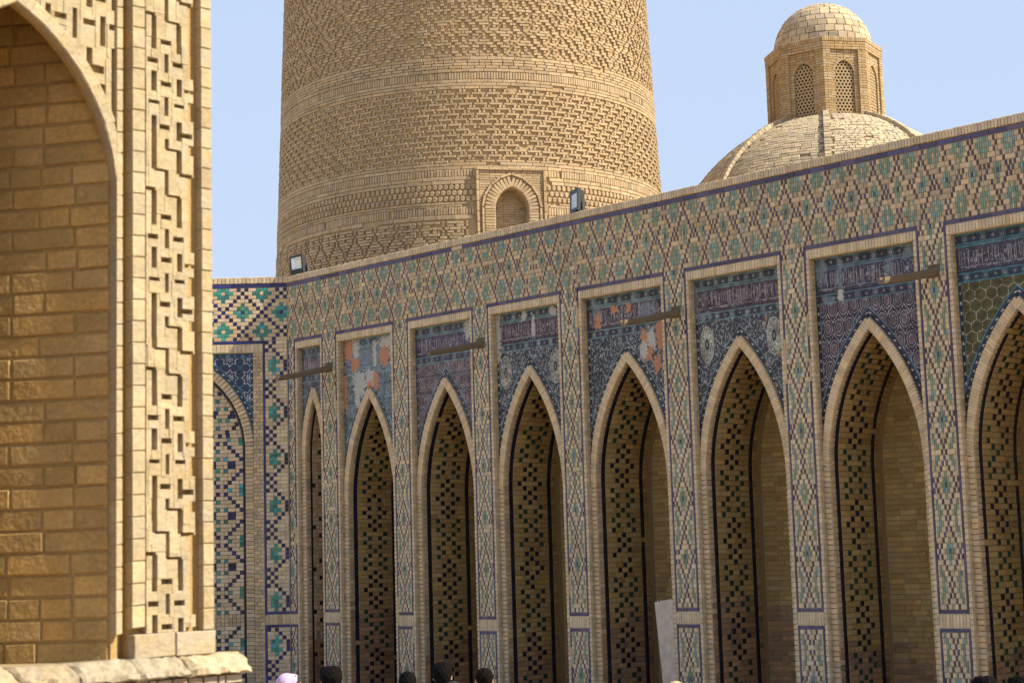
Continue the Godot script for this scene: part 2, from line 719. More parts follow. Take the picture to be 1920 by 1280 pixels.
# style: field motif and its colours; worn: patches of white plaster and bare terracotta
func panel_print(wide: float, high: float, arch: Arch, x0: float, y1: float, out: float, style: Dictionary, seed_: int) -> ImageTexture:
	var dpi := 220.0
	var pw := int(wide * dpi)
	var ph := int(high * dpi)
	var pr := Print.new(pw, ph)
	var r := RandomNumberGenerator.new()
	r.seed = seed_
	var noise := FastNoiseLite.new()
	noise.seed = seed_
	noise.frequency = 0.02
	noise.fractal_octaves = 4
	var ground: Color = style.ground
	var second: Color = style.second
	var teal: Color = style.teal
	var light: Color = style.light
	var dark: Color = style.dark
	var motif: String = style.motif
	var t0 := 0.0 * dpi
	var b1a := 0.135 * dpi
	var ins0 := 0.165 * dpi
	var ins1 := 0.46 * dpi
	var b2a := 0.485 * dpi
	var b2b := 0.61 * dpi
	if style.has("plain"):
		b1a = 0.09 * dpi
		ins0 = 0.0
		ins1 = 0.0
		b2a = 0.0
		b2b = 0.0
	for y in ph:
		var v := y1 - y / dpi
		for x in pw:
			var c := ground
			var nz := noise.get_noise_2d(x, y)
			var n2 := noise.get_noise_2d(x * 7.0 + 300, y * 7.0)
			if y < b1a or (y > b2a and y < b2b):
				var yy := y / b1a if y < b1a else (y - b2a) / (b2b - b2a)
				c = dark
				if yy < 0.14 or yy > 0.86:
					c = teal
				else:
					var ph_ := fmod(x / (0.26 * dpi), 1.0)
					if absf(ph_ - 0.5) < 0.16 and (absf(ph_ - 0.5) > 0.12 or yy < 0.25 or yy > 0.75):
						c = teal
					var e := Vector2((ph_ - 0.5) * 6.0, (yy - 0.5) * 2.9).length()
					if e < 0.55 and e > 0.28:
						c = light
					var e2 := Vector2((fmod(ph_ + 0.5, 1.0) - 0.5) * 7.0, (yy - 0.5) * 3.2).length()
					if e2 < 0.5:
						c = light.lerp(dark, 0.3 if e2 > 0.25 else 0.7)
					if n2 > 0.28:
						c = c.lerp(teal, 0.5)
			elif y < ins0 or (y > ins1 and y <= b2a):
				c = teal if y <= ins0 and y > b1a + 2 else dark.lerp(style.field, 0.5)
			elif y <= ins1 and ins1 > 0.0:
				c = style.field
				if n2 > 0.22:
					c = c.lerp(light, 0.35)
			else:
				# field
				var fx := x / dpi
				var fy := y / dpi
				if motif == "ovals":
					var cw := 0.165
					var chh := 0.27
					var row := int(floor(fy / chh))
					var ox := fmod(fx + (cw * 0.5 if row % 2 == 1 else 0.0), cw) / cw - 0.5
					var oy := fmod(fy, chh) / chh - 0.5
					var e := Vector2(ox * 2.3, oy * 2.3).length()
					var q8 := atan2(oy, ox) * 10.0
					if absf(e - 0.92 - 0.05 * sin(q8)) < 0.05 or absf(e - 0.48 - 0.06 * cos(q8)) < 0.05:
						c = light
					elif e < 0.34:
						c = second
					elif e > 1.0:
						c = dark
						if absf(absf(ox) * 1.2 + absf(oy) - 0.86) < 0.05:
							c = light
					if n2 > 0.2:
						c = c.lerp(ground, 0.5)
				elif motif == "hexes":
					var k := 0.15
					var a := Vector2(fx / k, fy / k)
					var best := 9.0
					var next := 9.0
					var ci := int(floor(a.x))
					var cj := int(floor(a.y / 0.866))
					for jj in range(cj - 1, cj + 3):
						for ii in range(ci - 1, ci + 3):
							var pnt := Vector2(ii + (0.5 if posmod(jj, 2) == 1 else 0.0), jj * 0.866)
							var dist := a.distance_to(pnt)
							if dist < best:
								next = best
								best = dist
							elif dist < next:
								next = dist
					if next - best < 0.05 + 0.03 * n2:
						c = light
					elif absf(best - 0.22) < 0.03:
						c = second
					elif n2 > 0.05:
						c = c.lerp(Color(0.36, 0.28, 0.16), 0.5)
					if n2 < -0.16:
						c = c.lerp(dark, 0.4)
				elif motif == "stars":
					var q := Vector2(fmod(fx, 0.36) - 0.18, fmod(fy + 0.1, 0.36) - 0.18)
					var ang := q.angle()
					var rad := q.length()
					if absf(rad - 0.055 - 0.012 * cos(8 * ang)) < 0.008 or absf(rad - 0.125 - 0.02 * cos(8 * ang)) < 0.008:
						c = light
					elif absf(sin(4 * ang)) < 0.12 and rad > 0.06:
						c = teal
					elif rad < 0.03:
						c = light
				else:
					# floral scrolls: fine leaves now, stems after
					var n3 := noise.get_noise_2d(x * 5.0, y * 3.2 + 900)
					if n3 > 0.13:
						c = light.lerp(ground, 0.3)
					elif n3 < -0.30:
						c = second
					if n2 > 0.26:
						c = c.lerp(teal, 0.6)
				if style.has("medallion"):
					for side in [-1.0, 1.0]:
						var m := Vector2((x / dpi - wide / 2 - side * (wide / 2 - 0.19)) / 0.115, (fy - 0.93) / 0.245)
						var e := m.length()
						if e < 1.0:
							var ang := m.angle()
							c = style.medallion
							if absf(e - 0.72 - 0.12 * cos(10 * ang)) < 0.06 or absf(e - 0.42 - 0.1 * cos(6 * ang)) < 0.05:
								c = c.lightened(0.35)
							if absf(e - 0.24) < 0.08:
								c = dark
							if n2 > 0.2:
								c = c.darkened(0.2)
						elif e < 1.07:
							c = light
				# border along the arch
				var dist := 9.0
				if v > arch.spring:
					dist = Vector2(absf(x0 + fx - arch.u) + arch.r - arch.a, v - arch.spring).length() - arch.r - out
				else:
					dist = absf(x0 + fx - arch.u) - arch.a - out
				var edge := minf(fx, wide - fx)
				if dist < 0.10:
					c = dark
					if dist > 0.082 or dist < 0.016:
						c = teal
					elif absf(dist - 0.049) < 0.012 and fmod(v * 10.0 + 0.2, 1.0) < 0.26:
						c = light
				elif edge < 0.055:
					c = dark
					if edge > 0.046 or edge < 0.008:
						c = teal
					elif fmod(v * 8.0, 1.0) < 0.3 and absf(edge - 0.027) < 0.012:
						c = light
			# fired tile is never one tone: joints of the tile pieces and uneven glaze
			var k2 := 1.0 + nz * 0.34 + r.randf_range(-0.16, 0.16)
			var tj := fmod(x / dpi, 0.21) < 0.004 or fmod(y / dpi + 0.05, 0.24) < 0.004
			if tj:
				k2 *= 0.8
			pr.dot(x, y, Color(clampf(c.r * k2, 0, 1), clampf(c.g * k2, 0, 1), clampf(c.b * k2, 0, 1)))
	# the inscription: crowded tall shafts, a running baseline, loops, points and a second line woven through
	var base := ins1 - 0.04 * dpi
	var topline := ins0 + 0.015 * dpi
	var ink: Color = style.ink
	var x := 0.05 * dpi
	while x < pw - 0.05 * dpi and not style.has("plain"):
		var kind := r.randi() % 8
		var soft := r.randf_range(0.6, 1.0)
		if kind <= 3:
			var hh := topline + r.randf_range(0, 0.07) * dpi
			pr.line(Vector2(x, base - r.randf_range(0, 0.05) * dpi), Vector2(x + jr(r, 2.0), hh), 1.3, ink, soft)
			pr.line(Vector2(x, hh), Vector2(x + r.randf_range(-0.018, 0.022) * dpi, hh + jr(r, 2.0)), 1.5, ink, soft)
			x += r.randf_range(0.012, 0.026) * dpi
		elif kind == 4:
			pr.ring(Vector2(x + 0.014 * dpi, base - r.randf_range(0.015, 0.14) * dpi), 0.013 * dpi, 0.017 * dpi, 1.4, ink, soft)
			x += 0.02 * dpi
		elif kind == 5:
			pr.ring(Vector2(x + 0.02 * dpi, base - 0.008 * dpi), 0.026 * dpi, 0.026 * dpi, 1.5, ink, soft, 0.0, PI)
			pr.line(Vector2(x + 0.02 * dpi, topline + 0.04 * dpi), Vector2(x + 0.03 * dpi, base - 0.06 * dpi), 1.3, ink, soft)
			x += 0.03 * dpi
		elif kind == 6:
			var yy := lerpf(topline, base, r.randf_range(0.3, 0.7))
			pr.line(Vector2(x - 0.01 * dpi, yy), Vector2(x + 0.05 * dpi, yy - r.randf_range(0.0, 0.03) * dpi), 1.4, ink, soft)
			x += 0.012 * dpi
		else:
			var fp := Vector2(x + 0.01 * dpi, lerpf(topline, base, r.randf_range(0.2, 0.85)))
			pr.ring(fp, 0.006 * dpi, 0.009 * dpi, 1.6, style.light, soft)
			x += 0.016 * dpi
	var bx := 0.05 * dpi
	while bx < pw - 0.05 * dpi and not style.has("plain"):
		var l := r.randf_range(0.03, 0.11) * dpi
		pr.line(Vector2(bx, base + jr(r, 1.5)), Vector2(bx + l, base + jr(r, 1.5)), 1.8, ink, 0.75)
		bx += l + r.randf_range(0.0, 0.02) * dpi
	if motif == "scrolls":
		for k in 150:
			var p := Vector2(r.randf_range(0.06, wide - 0.06), r.randf_range(0.68, high - 0.1)) * dpi
			var rr := r.randf_range(0.014, 0.045) * dpi
			var a0 := r.randf() * TAU
			pr.ring(p, rr, rr * 1.25, 1.5, style.ink if k % 3 else teal, 0.62, a0, a0 + r.randf_range(2.4, 4.6))
			if style.has("flower") and k % 5 == 0:
				pr.blob(p + Vector2(rr, 0), 0.018 * dpi, 0.036 * dpi, style.flower, noise, 0.85)
	for w in style.get("worn", []):
		# [x, y, half width, half height, white or terracotta] as parts of the panel
		var col := Color(0.64, 0.63, 0.59) if w[4] == "white" else (Color(0.66, 0.44, 0.31) if w[4] == "bare" else Color(0.44, 0.50, 0.52))
		pr.blob(Vector2(w[0] * pw, w[1] * ph), w[2] * pw, w[3] * ph, col, noise, 0.92 if w[4] != "film" else 0.6)
	return pr.texture()

func jr(r: RandomNumberGenerator, a: float) -> float:
	return r.randf_range(-a, a)

func bay_styles() -> Array:
	var navy := {"motif": "scrolls", "ground": Color(0.18, 0.175, 0.22), "second": Color(0.27, 0.29, 0.32), "teal": Color(0.37, 0.45, 0.45), "light": Color(0.64, 0.63, 0.60), "dark": Color(0.20, 0.20, 0.235), "field": Color(0.245, 0.20, 0.235), "ink": Color(0.74, 0.70, 0.68)}
	var list := []
	for k in 8:
		list.append(navy.duplicate())
	list[0].merge({"motif": "ovals", "ground": Color(0.34, 0.36, 0.38), "dark": Color(0.27, 0.29, 0.33), "field": Color(0.33, 0.31, 0.35), "second": Color(0.38, 0.38, 0.38), "teal": Color(0.40, 0.46, 0.47), "light": Color(0.52, 0.52, 0.51)}, true)
	list[1].merge({"motif": "ovals", "ground": Color(0.33, 0.39, 0.42), "dark": Color(0.25, 0.29, 0.34), "field": Color(0.27, 0.27, 0.34), "second": Color(0.39, 0.37, 0.32), "teal": Color(0.43, 0.52, 0.54), "light": Color(0.55, 0.58, 0.57),
		"worn": [[0.5, 0.13, 0.50, 0.095, "film"], [0.10, 0.06, 0.09, 0.07, "bare"], [0.24, 0.07, 0.06, 0.07, "white"], [0.22, 0.16, 0.08, 0.05, "bare"], [0.60, 0.10, 0.035, 0.09, "white"], [0.82, 0.05, 0.14, 0.04, "white"], [0.78, 0.13, 0.09, 0.06, "bare"], [0.93, 0.10, 0.05, 0.09, "white"], [0.30, 0.28, 0.12, 0.08, "white"], [0.50, 0.26, 0.10, 0.06, "white"], [0.50, 0.32, 0.06, 0.05, "bare"], [0.62, 0.27, 0.05, 0.06, "bare"], [0.26, 0.38, 0.05, 0.05, "white"], [0.03, 0.32, 0.03, 0.12, "bare"]]}, true)
	list[2].merge({"motif": "ovals", "ground": Color(0.36, 0.31, 0.33), "dark": Color(0.25, 0.23, 0.28), "field": Color(0.25, 0.23, 0.30), "second": Color(0.40, 0.33, 0.31), "teal": Color(0.38, 0.47, 0.48), "light": Color(0.56, 0.53, 0.51), "worn": [[0.90, 0.05, 0.07, 0.06, "white"], [0.97, 0.18, 0.03, 0.12, "film"]]}, true)
	list[3].merge({"medallion": Color(0.47, 0.46, 0.42), "flower": Color(0.50, 0.40, 0.34), "worn": [[0.02, 0.12, 0.05, 0.16, "white"], [0.42, 0.03, 0.04, 0.03, "white"], [0.56, 0.10, 0.025, 0.07, "white"], [0.86, 0.03, 0.05, 0.03, "white"]]}, true)
	list[4].merge({"ground": Color(0.15, 0.16, 0.20), "ink": Color(0.74, 0.73, 0.70), "worn": [[0.13, 0.08, 0.06, 0.06, "film"], [0.14, 0.13, 0.04, 0.045, "bare"], [0.36, 0.08, 0.05, 0.02, "bare"], [0.53, 0.08, 0.03, 0.03, "bare"], [0.62, 0.03, 0.05, 0.03, "film"], [0.76, 0.11, 0.09, 0.05, "film"], [0.72, 0.26, 0.05, 0.05, "bare"], [0.80, 0.27, 0.05, 0.06, "white"], [0.90, 0.22, 0.05, 0.05, "bare"], [0.92, 0.29, 0.06, 0.04, "bare"], [0.76, 0.34, 0.06, 0.04, "bare"], [0.70, 0.32, 0.05, 0.05, "white"], [0.87, 0.40, 0.05, 0.05, "bare"], [0.97, 0.38, 0.04, 0.06, "white"]]}, true)
	list[5].merge({"medallion": Color(0.50, 0.50, 0.45), "flower": Color(0.60, 0.42, 0.28), "worn": [[0.10, 0.19, 0.10, 0.022, "film"], [0.02, 0.10, 0.02, 0.10, "film"]]}, true)
	list[6].merge({"motif": "ovals", "ground": Color(0.27, 0.24, 0.29), "dark": Color(0.17, 0.16, 0.21), "field": Color(0.215, 0.205, 0.265), "second": Color(0.37, 0.31, 0.31), "teal": Color(0.32, 0.40, 0.43), "light": Color(0.60, 0.57, 0.55), "worn": [[0.06, 0.06, 0.06, 0.06, "film"], [0.25, 0.10, 0.025, 0.09, "film"], [0.24, 0.19, 0.03, 0.03, "white"], [0.14, 0.21, 0.06, 0.02, "film"], [0.72, 0.09, 0.04, 0.04, "film"], [0.92, 0.04, 0.08, 0.04, "film"], [0.13, 0.72, 0.04, 0.04, "film"]]}, true)
	list[7].merge({"motif": "hexes", "ground": Color(0.29, 0.29, 0.15), "second": Color(0.24, 0.26, 0.15), "dark": Color(0.17, 0.19, 0.25), "field": Color(0.22, 0.21, 0.27), "teal": Color(0.27, 0.41, 0.45), "light": Color(0.62, 0.60, 0.54), "worn": [[0.63, 0.10, 0.04, 0.06, "film"]]}, true)
	return list

# ------------------------------------------------------------------ ground
func make_ground() -> void:
	var m := StandardMaterial3D.new()
	m.albedo_color = Color(0.60, 0.51, 0.39).linear_to_srgb()
	m.albedo_texture = blotch
	m.uv1_triplanar = true
	m.uv1_world_triplanar = true
	m.uv1_scale = Vector3(0.31, 0.31, 0.31)
	m.roughness = 0.9
	var s := Shape.new()
	s.box(Vector3(-1500, -0.5, -1500), Vector3(1500, 0, 1500))
	var g := part("courtyard_ground", s, m, self)
	g.set_meta("kind", "structure")
	var t := Shape.new()
	t.box(Vector3(-14, 0.004, -9.5), Vector3(7, 1.0, 9))
	var paving := m.duplicate()
	paving.albedo_color = Color(0.37, 0.255, 0.145).linear_to_srgb()
	var tt := part("terrace", t, paving, self)
	tt.set_meta("kind", "structure")

# ------------------------------------------------------------------ the long arcade
const EDGES := [0.2084, 0.9597, 1.353, 2.8267, 3.2101, 4.7306, 5.1063, 6.6482, 7.0328, 8.6754, 9.0878, 10.7154, 11.1316, 12.8102, 13.2312, 14.92, 15.34]
const BREAKS := [0.0, 0.03, -0.02, -0.085, -0.03, 0.035, 0.025, 0.0, 0.0]
const LENGTH := 17.5
var arcade: Node3D

func make_arcade() -> void:
	var along := Vector3(cos(WALL_ANGLE), 0, sin(WALL_ANGLE))
	var out := Vector3(-along.z, 0, along.x)
	arcade = thing("arcade_wall", "long shaded arcade wall of pointed niches with blue and turquoise tile patterns", "wall", Transform3D(Basis(along, Vector3.UP, out), Vector3(-4.0167, 0, -30)))
	var core := Shape.new()
	# parapet, roof, back and ends
	core.box(Vector3(-0.0, FRAME - 0.02, -0.5), Vector3(LENGTH, TOP - 0.13, -0.009))
	core.box(Vector3(-0.2, TOP - 0.62, -6.0), Vector3(LENGTH, TOP - 0.14, -0.5))
	core.box(Vector3(-0.2, 0, -1.95), Vector3(LENGTH, TOP - 0.63, -1.62))
	core.box(Vector3(EDGES[16], 0, -1.62), Vector3(LENGTH, FRAME - 0.02, -0.009))
	var frieze := part("frieze", core, mortar(), arcade, "band of brick and tile lozenges under the blue line")
	# coping of upright bricks and the blue line below it
	soldiers("arcade", frieze, "coping_brick", "cream", 0.0, LENGTH, TOP - 0.13, TOP, 0.012, 0.045, 0.32)
	band("arcade", frieze, "cobalt_band", Vector3(0.0, TOP - 0.165, 0.008), Vector3(LENGTH, TOP - 0.165, 0.008), 0.062, 0.24, 0.03, 0.015)
	var pattern := func(i: int, j: int) -> String:
		var k := lozenge(i, j - 7, 5, "cobalt", "turquoise")
		if k != "" and rng.randf() < 0.08:
			return ""
		return k
	mosaic("arcade", frieze, pattern, 0.0, LENGTH, FRAME, TOP - 0.2, 0.0, 0.0291, 0.0665, "buff", 5)
	# pilasters
	for k in 9:
		var a: float = 0.0 if k == 0 else EDGES[2 * k - 1]
		var b: float = EDGES[2 * k] if k > 0 else EDGES[0]
		pilaster(a, b, BREAK + BREAKS[k], k)
	var styles := bay_styles()
	for k in 8:
		bay(EDGES[2 * k], EDGES[2 * k + 1], k, styles[k])
	flush("arcade")

func pilaster(a: float, b: float, cut: float, k: int) -> void:
	var s := Shape.new()
	s.box(Vector3(a + 0.001, 0, -1.62), Vector3(b - 0.001, FRAME - 0.021, -0.009))
	var p := part("pilaster", s, mortar(), arcade)
	var e := 0.028
	var mid := 6 if b - a > 0.3 else 1
	var fn := func(i: int, j: int) -> String:
		var q := lozenge(i - mid, j + 2, 6, "cobalt", "turquoise")
		if q != "" and rng.randf() < 0.03:
			return ""
		return q
	mosaic("arcade", p, fn, a + e, b - e, cut + 0.05, FRAME, 0.0, (b - a - 2 * e) / 13.0 if b - a > 0.3 else 0.029, 0.0672, "cream", 4)
	mosaic("arcade", p, fn, a + e, b - e, 0.25, cut - 0.225, 0.0, (b - a - 2 * e) / 13.0 if b - a > 0.3 else 0.029, 0.0672, "cream", 4)
	for x in [a + e / 2, b - e / 2]:
		band("arcade", p, "cobalt_band", Vector3(x, cut, 0.004), Vector3(x, FRAME, 0.004), e - 0.002, 0.3, 0.035, 0.04)
		band("arcade", p, "cobalt_band", Vector3(x, 0.25, 0.004), Vector3(x, cut - 0.175, 0.004), e - 0.002, 0.3, 0.035, 0.04)
	band("arcade", p, "cobalt_band", Vector3(a + e, cut + 0.025, 0.004), Vector3(b - e, cut + 0.025, 0.004), 0.046, 0.2, 0.035)
	band("arcade", p, "cobalt_band", Vector3(a + e, cut - 0.20, 0.004), Vector3(b - e, cut - 0.20, 0.004), 0.046, 0.2, 0.035)
	soldiers("arcade", p, "brick", "cream", a + 0.002, b - 0.002, cut - 0.173, cut - 0.002, 0.0, 0.045, 0.04)
	courses("arcade", p, "brick", "cream", a, b, 0.02, 0.25, 0.0, 0.2, 0.067)

func bay(a: float, b: float, k: int, style: Dictionary) -> void:
	var strip := 0.05
	var rim := 0.09
	var deep := DEPTH if k > 0 else 0.42
	var mid := (a + b) / 2
	var half := (b - a) / 2 - strip - rim
	var apex := APEX if k > 0 else 5.62
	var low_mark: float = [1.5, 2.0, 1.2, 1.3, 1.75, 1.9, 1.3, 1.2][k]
	var arch := Arch.new(mid, half, 0.0, SPRING if k > 0 else 4.6, apex)
	var z := -RECESS
	# lining and back of the niche
	var s := Shape.new()
	lining(s, arch, z, z - deep - 0.02, 0.012, 30)
	s.box(Vector3(a, 0, z - deep - 0.12), Vector3(b, apex + 0.15, z - deep - 0.006))
	# jamb masonry either side of the opening, from the floor to the springing
	for q in [[a + 0.001, mid - half - 0.014], [mid + half + 0.014, b - 0.001]]:
		s.box(Vector3(q[0], 0, z - deep), Vector3(q[1], arch.spring, z - 0.006))
	var n := part("arch_niche", s, mortar(Color(0.46, 0.34, 0.19)), arcade)
	# frame: side strips, upright bricks on top, blue line over them
	var fs := Shape.new()
	fs.box(Vector3(a + 0.001, FRAME - 0.175, z - 0.2), Vector3(b - 0.001, FRAME - 0.022, -0.010))
	for q in [[a + 0.001, a + strip - 0.006], [b - strip + 0.006, b - 0.001]]:
		fs.box(Vector3(q[0], 0, z - 0.05), Vector3(q[1], FRAME - 0.176, -0.010))
	var frame := part("bay_frame", fs, mortar(), arcade)
	band("arcade", frame, "cobalt_band", Vector3(a, FRAME - 0.026, 0.005), Vector3(b, FRAME - 0.026, 0.005), 0.05, 0.22, 0.04, 0.03)
	soldiers("arcade", frame, "brick", "cream", a + 0.002, b - 0.002, FRAME - 0.178, FRAME - 0.052, 0.0, 0.046, 0.05)
	var rows := int((FRAME - 0.18) / 0.068)
	for j in rows:
		var v := (j + 0.5) * (FRAME - 0.18) / rows
		for q in [[a + strip / 2, 1.0], [b - strip / 2, -1.0]]:
			put("arcade", frame, "brick", "brick", "cream", Vector3(q[0] + jit(0.001), v, -0.024 + jit(0.002)), Vector3(strip - 0.003, 0.061, 0.05))
			# the return into the recess
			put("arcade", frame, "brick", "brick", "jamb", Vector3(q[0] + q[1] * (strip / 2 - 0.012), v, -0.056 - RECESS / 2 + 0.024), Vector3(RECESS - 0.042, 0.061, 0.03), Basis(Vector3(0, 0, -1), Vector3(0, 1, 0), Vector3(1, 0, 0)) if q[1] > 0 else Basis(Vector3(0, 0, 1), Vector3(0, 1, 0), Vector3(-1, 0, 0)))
	# glazed panel over the arch
	var x0 := a + strip
	var x1 := b - strip
	var y1 := FRAME - 0.178
	var y0: float = arch.spring
	var ps := Shape.new()
	round_arch(ps, arch, rim + 0.015, x0, x1, y0, y1, z - 0.012, 60)
	var pm := StandardMaterial3D.new()
	pm.albedo_texture = panel_print(x1 - x0, y1 - y0, arch, x0, y1, rim + 0.015, style, 70 + k)
	pm.roughness = 0.5
	pm.metallic_specular = 0.35
	var names := ["narrow weathered grey tile panel beside the corner", "damaged tile panel with plaster and bare terracotta patches", "tile panel of small brown ovals with a lost corner", "dark blue tile panel with two pale medallions and plaster gaps", "dark tile panel of white scrolls with bare orange patches", "dark blue tile panel with two pale medallions and orange flowers", "tile panel of pale ovals under a worn blue inscription", "olive green tile panel with a net of pale hexagons"]
	part("glazed_panel", ps, pm, arcade, names[k])
	# rim: coursed below the springing, slanted bricks round the arch
	var below := int(arch.spring / 0.068)
	for j in below:
		var v: float = (j + 0.5) * arch.spring / below
		for side in [-1.0, 1.0]:
			put("arcade", n, "arch_brick", "brick", "rim", Vector3(mid + side * (half + rim / 2), v, z - 0.012 + jit(0.002)), Vector3(rim - 0.004, 0.062, 0.06))
	var thick := 0.12
	var arc: float = arch.sweep(thick / 2) * arch.r
	var count := int(arc / 0.042)
	for side in [-1.0, 1.0]:
		for j in count:
			var f := arch.at(arch.jamb() + (j + 0.5) * arc / count, side, thick * 0.5 - 0.012)
			var p: Vector2 = f[0]
			var t: Vector2 = f[1]
			var grow := rim + (thick - rim) * minf(1.0, 3.0 * j / count)
			var ang := atan2(t.y, t.x)
			put("arcade", n, "arch_brick", "brick", "rim", Vector3(p.x, p.y, z - 0.008 + jit(0.002)), Vector3(0.041, grow + 0.01, 0.065), Basis.IDENTITY, ang - side * 0.26)
	# inside: bricks, two dark bands and lozenges of square tiles along the depth
	var total := arch.length()
	var nr := int(total / 0.073)
	var ch := total / nr
	var cols := [[2], [1], [2], [1], [0], [1], [2], [1], [2], [0], [1], [0], [1], [2], [1], [0], [1], [0]]
	for side in [-1.0, 1.0]:
		for j in nr:
			var f := arch.at((j + 0.5) * ch, side)
			var p: Vector2 = f[0]
			var t: Vector2 = f[1]
			var nn: Vector2 = f[2]
			var y := Vector3(t.x, t.y, 0)
			var zz := Vector3(nn.x, nn.y, 0)
			var xx := y.cross(zz)
			var turn := Basis(xx, y, zz)
			# depth intervals: [from, to, kind]
			var lots := []
			if k == 0:
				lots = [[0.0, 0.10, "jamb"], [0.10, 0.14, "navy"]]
				var c0 := 0.14
				while c0 < 0.40:
					lots.append([c0, c0 + 0.065, "navy" if (absi(posmod(j, 10) - 5) == roundi((c0 - 0.14) / 0.065) and j % 2 == 1) else "buff"])
					c0 += 0.065
			else:
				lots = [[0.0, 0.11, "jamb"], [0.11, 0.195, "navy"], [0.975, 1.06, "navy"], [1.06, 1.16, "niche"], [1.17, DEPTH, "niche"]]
				var row: Array = cols[posmod(nr - j + k * 2, 18)]
				var ph := posmod(nr - j + k * 2, 18)
				var tile := "green" if ph < 9 else "navy"
				var spots := []
				for c in row:
					if c == 0:
						spots.append(0.585)
					else:
						spots.append(0.585 - c * 0.115)
						spots.append(0.585 + c * 0.115)
				var x := 0.195
				for c in spots:
					fill(lots, x, c - 0.044)
					lots.append([c - 0.044, c + 0.044, tile])
					x = c + 0.044
				fill(lots, x, 0.975)
			for l in lots:
				var glazed: bool = l[2] == "navy" or l[2] == "green"
				var mid_d: float = (l[0] + l[1]) / 2.0
				if glazed and rng.randf() < (0.03 if l[1] - l[0] > 0.086 else 0.007):
					glazed = false
				var size := Vector3(l[1] - l[0] - 0.007, ch - (0.002 if l[2] == "navy" and l[1] < 0.2 or l[0] > 0.97 and glazed else 0.009), 0.03)
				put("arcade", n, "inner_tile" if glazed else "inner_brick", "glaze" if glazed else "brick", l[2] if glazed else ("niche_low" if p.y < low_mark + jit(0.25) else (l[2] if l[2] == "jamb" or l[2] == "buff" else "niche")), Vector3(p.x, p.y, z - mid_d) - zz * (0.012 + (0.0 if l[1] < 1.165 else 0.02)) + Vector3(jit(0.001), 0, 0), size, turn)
	# back wall
	var back_rows := int(apex / 0.07)
	for j in back_rows:
		var v := j * apex / back_rows
		var cutm := mid + jit(half)
		for q in [[mid - half, cutm], [cutm, mid + half]]:
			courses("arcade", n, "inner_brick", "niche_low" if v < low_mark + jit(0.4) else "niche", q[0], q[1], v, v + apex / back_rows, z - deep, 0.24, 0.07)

func fill(lots: Array, x0: float, x1: float) -> void:
	var l := x1 - x0
	if l < 0.012:
		return
	var count := maxi(1, int(ceil(l / 0.24)))
	for k in count:
		lots.append([x0 + l * k / count, x0 + l * (k + 1) / count, "niche"])

